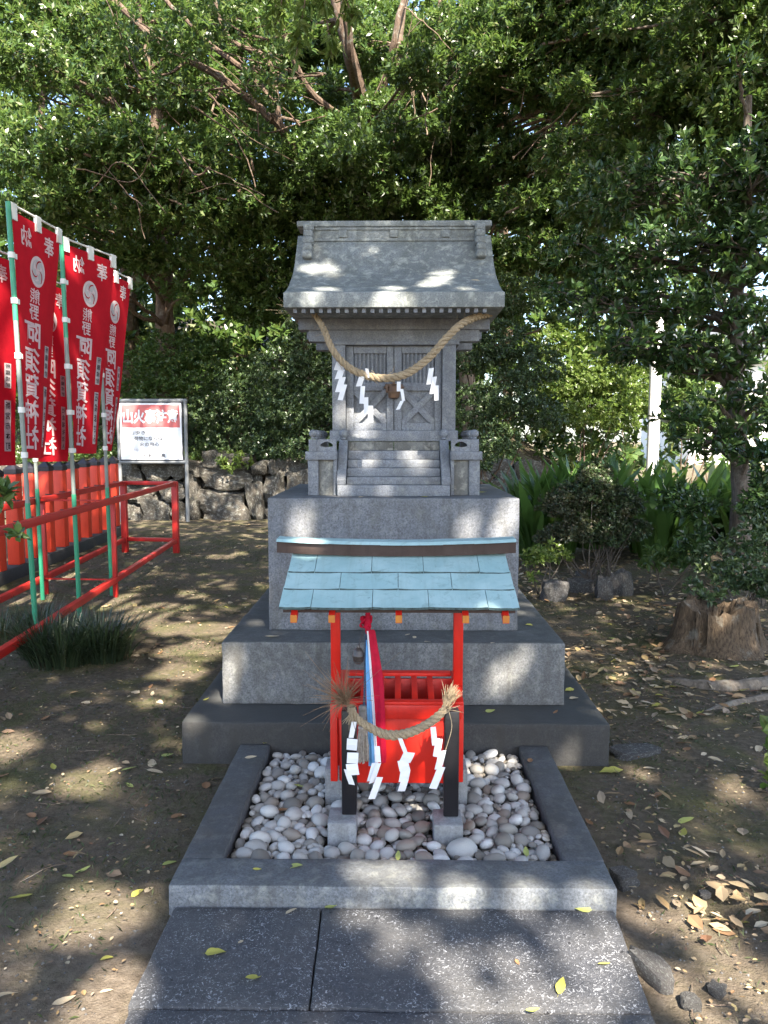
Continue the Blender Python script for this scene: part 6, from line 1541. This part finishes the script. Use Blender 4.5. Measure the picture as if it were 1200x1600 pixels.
for lb, px, py, sz, col, rz in [('bright yellow oval leaf on the soil near the right edge', 1160, 1448, 0.045, 'fall_yellow', 0.1), ('large cream leaf on the soil right of the curb', 1062, 1358, 0.055, 'fall_tan', 2.6), ('lobed yellow green leaf on the right soil', 1072, 1282, 0.085, 'fall_green', 0.4), ('group of lobed yellow leaves behind the right curb corner', 955, 1205, 0.115, 'fall_yellow', 0.2), ('long curled tan leaf on the right soil', 1110, 1332, 0.055, 'fall_tan', 2.5), ('yellow green leaf lying left of the bed', 265, 1348, 0.055, 'fall_green', 0.6),
        ('left one of three round yellow green leaves on the soil', 106, 1371, 0.045, 'fall_green', 3.0), ('right one of three round yellow green leaves on the soil', 130, 1362, 0.055, 'fall_green', 0.8), ('yellow brown leaf pair at the lower left', 32, 1405, 0.075, 'fall_yellow', 0.6), ('yellow leaf beside a brown leaf left of the curb', 215, 1395, 0.045, 'fall_yellow', 0.8), ('brown round leaf left of the curb', 233, 1390, 0.04, 'fall_tan', 1.1), ('yellow leaf on bare soil at the bottom left', 167, 1497, 0.038, 'fall_yellow', 0.2), ('big pale tan leaf at the bottom left', 100, 1565, 0.062, 'fall_tan', 0.7), ('tan leaf in the sun patch near the bottom left', 166, 1548, 0.035, 'fall_tan', 0.4), ('dry leaf cut by the bottom left edge', 10, 1556, 0.06, 'fall_tan', 0.5),
        ('brown rolled leaf left of the bed', 278, 1275, 0.06, 'fall_brown', 0.5), ('long yellow green leaf on the soil before the lowest plinth', 202, 1203, 0.07, 'fall_green', 0.4), ('green leaf near the corner of the lowest plinth', 262, 1182, 0.06, 'fall_green', 0.0), ('dark brown leaf on the soil at the left', 110, 1338, 0.05, 'fall_brown', 0.3)]:
    p = gz(px, py); fallen(lb, p[0], p[1], ground_z(p[0], p[1]) + 0.004, sz, col, rz)
# scattered leaves over the soil: the larger ones one by one
CN = {'fall_yellow': 'yellow', 'fall_green': 'yellow green', 'fall_tan': 'pale tan', 'fall_brown': 'brown'}
def in_stone(x, y): return (-1.03 < x < 1.03 and 3.40 < y < 5.9) or (-0.78 < x < 0.76 and 1.0 < y < 3.5)
cnt = 0
while cnt < 215:
    right = rl.random() < 0.74
    if right: x = rl.uniform(0.75, 3.0); y = rl.uniform(2.0, 7.2)
    else: x = rl.uniform(-2.2, -0.75); y = rl.uniform(1.9, 7.5)
    dens = mnoise.noise(Vector((x * 0.9, y * 0.9, 5.0)))
    if right and rl.random() > (0.45 + 0.8 * max(0, dens) + (0.35 if y > 3.4 else 0)): continue
    if in_stone(x, y): continue
    col = rl.choices(list(CN), [0.12, 0.10, 0.55, 0.23])[0]
    sz = rl.uniform(0.050, 0.085)
    if right:
        marks = [((0.95, 2.1), 'near the wedge shaped stone'), ((0.9, 2.7), 'just outside the right curb'), ((1.5, 2.5), 'on the grassy soil at the lower right edge'), ((1.5, 3.4), 'by the bright green seedling'), ((1.3, 4.1), 'off the right corner of the lowest plinth'), ((2.1, 4.6), 'in front of the thick pale root'), ((1.5, 5.1), 'between the middle plinth and the stump'), ((2.6, 5.3), 'at the foot of the stump'), ((1.35, 6.2), 'beside the tall block on the right'), ((1.9, 6.9), 'in front of the azalea rocks'), ((2.7, 6.6), 'behind the stump')]
    else:
        marks = [((-0.9, 2.1), 'on bare soil beside the left slab'), ((-1.5, 2.3), 'on bare soil at the lower left'), ((-1.0, 3.0), 'just outside the left curb'), ((-1.8, 3.2), 'on mossy soil at the left edge'), ((-1.5, 4.2), 'on mossy soil left of the lowest plinth'), ((-1.9, 5.2), 'beside the large grass tuft'), ((-1.2, 5.8), 'in the sunny patch left of the tall block'), ((-1.8, 6.9), 'between the red rack and the shrine')]
    side_ = min(marks, key=lambda m_: (m_[0][0] - x) ** 2 + (m_[0][1] - y) ** 2)[1]
    szn = 'small ' if sz < 0.060 else ('large ' if sz > 0.075 else '')
    fallen('%s%s dry leaf %s' % (szn, CN[col], side_), x, y, ground_z(x, y) + 0.004, sz, col, None, '%s%s leaves %s' % (szn, CN[col], side_)); cnt += 1
# the rest: litter, twigs, blades and grit as masses
rq = np.random.default_rng(88)
def scatter(n, xr, yr, dens=None):
    x = rq.uniform(*xr, n); y = yr[0] + (yr[1] - yr[0]) * rq.uniform(0, 1, n) ** 1.3
    ok = np.array([not in_stone(a, b) for a, b in zip(x, y)])
    if dens is not None: ok &= np.array([dens(a, b) > rq.uniform() for a, b in zip(x, y)])
    x, y = x[ok], y[ok]; return np.stack([x, y, np.array([ground_z(a, b) for a, b in zip(x, y)])], 1)
def litter_mesh(P, L, ratio=0.5):
    n = len(P); a = rq.uniform(0, 6.28, n); D = unit(np.stack([np.cos(a), np.sin(a), rq.normal(0.05, 0.15, n)], 1)); Nn = unit(np.stack([rq.normal(0, .3, n), rq.normal(0, .3, n), np.ones(n)], 1))
    l = L * rq.uniform(0.5, 1.25, n); return leaf_faces(P + np.array([0, 0, 0.008]) + np.abs(rq.normal(0, 0.006, n))[:, None] * np.array([0, 0, 1]), D, Nn, l, l * ratio * rq.uniform(0.7, 1.2, n), fold=0.12, droop=-0.05, fine=True)
lit = np.concatenate([scatter(5200, (0.8, 4.2), (2.2, 10.5), lambda x, y: 0.35 + 0.9 * mnoise.noise(Vector((x, y, 2))) + (0.35 if y > 4.0 else -0.1)), scatter(620, (-4, -0.7), (2.4, 13.5), lambda x, y: 0.45 + 0.8 * mnoise.noise(Vector((x, y, 7)))), scatter(260, (-4, 4), (9, 14.3))])
V, F = litter_mesh(lit, 0.070); tag(link('leaf_litter', np_mesh('leaf_litter', V, F), M['litter']), kind='stuff')
crumb = np.concatenate([scatter(6500, (0.72, 4.0), (1.8, 9)), scatter(3800, (-4.0, -0.7), (1.8, 11))])
V, F = litter_mesh(crumb, 0.017, 0.6); tag(link('leaf_crumbs', np_mesh('leaf_crumbs', V, F), M['litter']), kind='stuff')
# short grass and moss blades
def dg(x, y):
    v = mnoise.noise(Vector((x * 1.4, y * 1.4, 11))) + 0.5 * mnoise.noise(Vector((x * 4, y * 4, 13)))
    near = 1.0 if y > 2.9 else max(0.12, (y - 1.9))
    return max(0.0, 0.30 + 0.9 * v) * near * (1.0 if x < 0 else (0.75 if x > 1.0 else 0.35))
gp = np.concatenate([scatter(80000, (-4.2, -0.7), (1.8, 12), dg), scatter(56000, (0.72, 3.6), (1.8, 8), dg)])
n = len(gp); a = rq.uniform(0, 6.28, n); D = unit(np.stack([np.cos(a) * 0.9, np.sin(a) * 0.9, rq.uniform(0.25, 1.1, n)], 1)); Nn = unit(rq.normal(0, 1, (n, 3)) + np.array([0, 0, 1.2])); L = rq.uniform(0.012, 0.034, n)
V, F = leaf_faces(gp, D, Nn, L, L * rq.uniform(0.10, 0.28, n)); tag(link('short_grass', np_mesh('short_grass', V, F), M['grass']), kind='stuff')
tw_ = MB()
tp_ = np.concatenate([scatter(130, (0.75, 3.2), (1.8, 6.5)), scatter(70, (-2.6, -0.75), (1.8, 6.5))])
for x, y, z in tp_.tolist():
    a = rq.uniform(0, 6.28); L = rq.uniform(0.04, 0.16); p0 = np.array([x, y, z + 0.006]); p1 = p0 + np.array([math.cos(a) * L, math.sin(a) * L, rq.uniform(-0.002, 0.012)]); V, F = tube_vf(limb_path(p0, p1, rq, 5, 0.2), 0.0016, 4, False); tw_.add(V, F)
tag(tw_.build('fallen_twigs', M['bark_pale'], None), kind='stuff')
gpp = np.concatenate([scatter(2600, (-2.4, -0.7), (1.8, 5)), scatter(3000, (0.72, 2.6), (1.8, 5))]); Vg = []; Fg = []
oct_ = np.array([(1, 0, 0), (0, 1, 0), (-1, 0, 0), (0, -1, 0), (0, 0, 0.8), (0, 0, -0.5)]); of = np.array([(0, 1, 4), (1, 2, 4), (2, 3, 4), (3, 0, 4), (1, 0, 5), (2, 1, 5), (3, 2, 5), (0, 3, 5)])
sz = rq.uniform(0.0015, 0.0055, len(gpp)) * rq.choice([1, 1, 1, 1.7], len(gpp))
Vg = (gpp[:, None] + oct_[None] * (sz[:, None, None] * rq.uniform(0.6, 1.2, (len(gpp), 6, 1)))).reshape(-1, 3); Fg = (of[None] + 6 * np.arange(len(gpp))[:, None, None]).reshape(-1, 3)
tag(link('soil_grit', np_mesh('soil_grit', Vg, Fg), M['rock_small']), kind='stuff')

# ------------------------------------------------------------------ trees behind the viewpoint whose crowns shade the clearing
SPOTS = []
def spot(p, r): SPOTS.append((np.array(p, float), r))
for px, py, r in [(225, 962, .20), (255, 950, .16), (330, 985, .22), (300, 1020, .20), (280, 1050, .17), (180, 945, .18), (262, 985, .12), (345, 870, .16), (370, 865, .14), (135, 1222, .15), (15, 1165, .20), (150, 1415, .13), (130, 1440, .11), (165, 1565, .10), (150, 1600, .10), (250, 1090, .10), (60, 935, .2), (90, 900, .25), (300, 930, .10),
                 (700, 1520, .09), (800, 1505, .11), (880, 1480, .10), (930, 1530, .15), (960, 1480, .09), (900, 1580, .12), (820, 1580, .08), (740, 1570, .08), (650, 1470, .05), (700, 1420, .05), (560, 1440, .04), (1000, 1430, .08), (1090, 1450, .14), (1130, 1500, .13), (1180, 1550, .13), (1050, 1540, .08), (1100, 1590, .10), (890, 1090, .12), (910, 1105, .09), (1150, 1400, .06), (880, 1190, .06), (1000, 1210, .06), (1140, 1230, .05), (970, 1060, .06), (1110, 1040, .08)]:
    spot(gz(px, py), r * (1.45 if py < 1120 and px < 600 else (0.9 if px < 600 else 0.62)))
for px, py, Y, r in [(690, 420, 4.28, .10), (675, 440, 4.20, .09), (700, 412, 4.33, .07), (510, 452, 4.12, .06), (495, 410, 4.4, .05), (600, 462, 4.0, .07), (485, 466, 4.0, .05), (640, 465, 4.0, .04), (590, 560, 4.4, .07), (575, 640, 4.4, .07), (535, 650, 4.37, .06), (562, 688, 4.33, .08), (645, 712, 4.25, .07), (655, 725, 4.2, .05), (695, 555, 4.37, .04), (575, 715, 4.2, .05), (530, 765, 4.08, .05), (600, 775, 4.08, .04),
                    (468, 820, 3.94, .09), (475, 838, 3.94, .07), (730, 832, 3.94, .08), (785, 825, 3.94, .09), (800, 800, 3.94, .06), (362, 1030, 3.69, .08), (355, 1070, 3.69, .07), (440, 1080, 3.69, .07), (795, 1050, 3.69, .08), (770, 1065, 3.69, .06), (820, 1030, 3.69, .05), (300, 1115, 3.45, .05), (590, 1170, 2.9, .05), (655, 1165, 2.9, .04), (690, 1160, 2.9, .04), (715, 1065, 2.95, .03), (760, 1190, 3.2, .06), (790, 1170, 3.3, .06), (660, 1240, 2.9, .04), (625, 1355, 2.4, .10), (720, 1390, 2.3, .12), (820, 1395, 2.3, .08), (930, 1400, 2.3, .07), (560, 1370, 2.4, .05),
                    (240, 650, 14.05, .24), (200, 640, 14.05, .12), (270, 635, 14.05, .16), (188, 740, 14.05, .16), (188, 780, 14.05, .16), (240, 770, 14.5, .42), (210, 800, 14.5, .35), (350, 760, 14.5, .25), (100, 320, 6.2, .10), (420, 650, 15.2, .3), (420, 570, 14.8, .3), (560, 380, 14.8, .3), (760, 600, 12.8, .3), (810, 480, 13.2, .35), (840, 720, 9.4, .3), (880, 700, 9.6, .35), (930, 695, 9.7, .35), (860, 740, 9.2, .25), (1040, 730, 9.2, .3), (1080, 760, 9.0, .3), (930, 760, 7.8, .2), (640, 280, 14.5, .6), (560, 310, 14.2, .6), (480, 380, 14.6, .6), (700, 300, 14.8, .6), (430, 470, 15.2, .6), (330, 450, 15, .6), (1000, 420, 7.5, .25), (1100, 330, 7.3, .3), (1060, 500, 7.4, .2), (950, 450, 7.7, .25), (1150, 420, 7.2, .25)]:
    spot(at(px, py, Y), r * 0.62)
SPC = np.array([s[0] for s in SPOTS]); SPR = np.array([s[1] for s in SPOTS])
rsp = np.random.default_rng(5)
def keep_shade(P):
    """drop the leaves standing between the sun and a place the sun reaches in the photograph"""
    ok = (P[:, 1] < 6.5 - 0.15 * P[:, 0]) | (rsp.uniform(0, 1, len(P)) < 0.60)
    for c, r in zip(SPC, SPR):
        for q in range(2):
            cc = c + (rsp.normal(0, 0.42 * r, 3) if q else 0.0); rr_ = r * (rsp.uniform(0.3, 0.5) if q else rsp.uniform(0.55, 0.75)) + 0.042
            v = P - cc; t_ = v @ SUNV; d2 = (v * v).sum(1) - t_ * t_; ok &= ~((d2 < rr_ * rr_) & (t_ > 0))
    return ok
def shade_pads(rng, xr, yr, zr, n, r):
    return [(rng.uniform(*xr), rng.uniform(*yr), rng.uniform(*zr), r * rng.uniform(0.8, 1.2), r * rng.uniform(0.8, 1.2), r * 0.45) for _ in range(n)]
rs_ = np.random.default_rng(91)
grid = []
for x in np.arange(-4.0, 7.0, 0.85):
    for y in np.arange(-6.6, 11.6, 0.85):
        x_, y_ = x + rs_.uniform(-.3, .3), y + rs_.uniform(-.3, .3)
        zb = max(7.0, 1.5 + 0.60 * y_ + 1.1)
        if x_ < -2.5 and y_ < -4.2: continue
        grid.append((x_, y_, zb + rs_.uniform(-0.3, 1.0), 0.95, 0.95, 0.6))
for tgt in [(-0.3, 2.8, 0.95), (0.0, 2.8, 0.95), (0.3, 2.8, 0.95), (-0.2, 3.0, 1.05), (0.25, 3.0, 1.05), (-0.5, 3.7, 0.4), (0.0, 3.7, 0.4), (0.5, 3.7, 0.4), (-0.4, 2.6, 0.08), (-0.65, 3.0, 0.08), (0.62, 3.0, 0.08), (0.0, 2.9, 0.3), (-0.7, 3.45, 0.1), (0.7, 3.45, 0.1), (-0.3, 3.94, 0.9), (0.3, 3.94, 0.9), (0.0, 3.94, 1.1), (-0.3, 4.2, 1.4), (0.3, 4.2, 1.4), (0, 4.35, 1.8), (-0.3, 4.4, 2.5), (0.3, 4.4, 2.6), (-0.45, 2.1, 0.0), (-0.45, 2.35, 0.1), (0.0, 2.35, 0.1)]:  # extra leaf pads added sunward of each target to keep it shaded
    q_ = np.array(tgt) + SUNV * (9.4 + rs_.uniform(-0.6, 0.6)); grid.append((q_[0], q_[1], max(q_[2], 6.8), 0.75, 0.75, 0.6))
gA = [g for g in grid if g[0] < 2.5]; gB = [g for g in grid if g[0] >= 2.5]
tree('broadleaf_tree', 'broad shade tree standing behind the viewpoint on the path side', 'tree', (-3.2, -4.2, 0), [(-3.2, -4.2, -0.1), (-3.1, -4.0, 2), (-2.7, -3.4, 4), (-1.8, -2.2, 6), (-0.6, -1.0, 7.4)], [0.3, 0.25, 0.22, 0.16, 0.08], gA, 18500, 9, 0.15, M['leaf_shade'], M['bark'], 92, 'shade trees behind the viewpoint', keep=keep_shade, ratio=0.45, every=4, limb_r=0.03, shell=0.1)
tree('broadleaf_tree', 'broad shade tree standing out of view on the right', 'tree', (8.8, 0.5, 0), [(8.8, 0.5, -0.1), (8.6, 0.5, 2), (8.2, 0.6, 4), (7.4, 0.7, 6), (6.4, 0.8, 7.2)], [0.3, 0.25, 0.22, 0.16, 0.08], gB, 11500, 9, 0.15, M['leaf_shade'], M['bark'], 93, 'shade trees behind the viewpoint', keep=keep_shade, ratio=0.45, every=4, limb_r=0.03, shell=0.1)
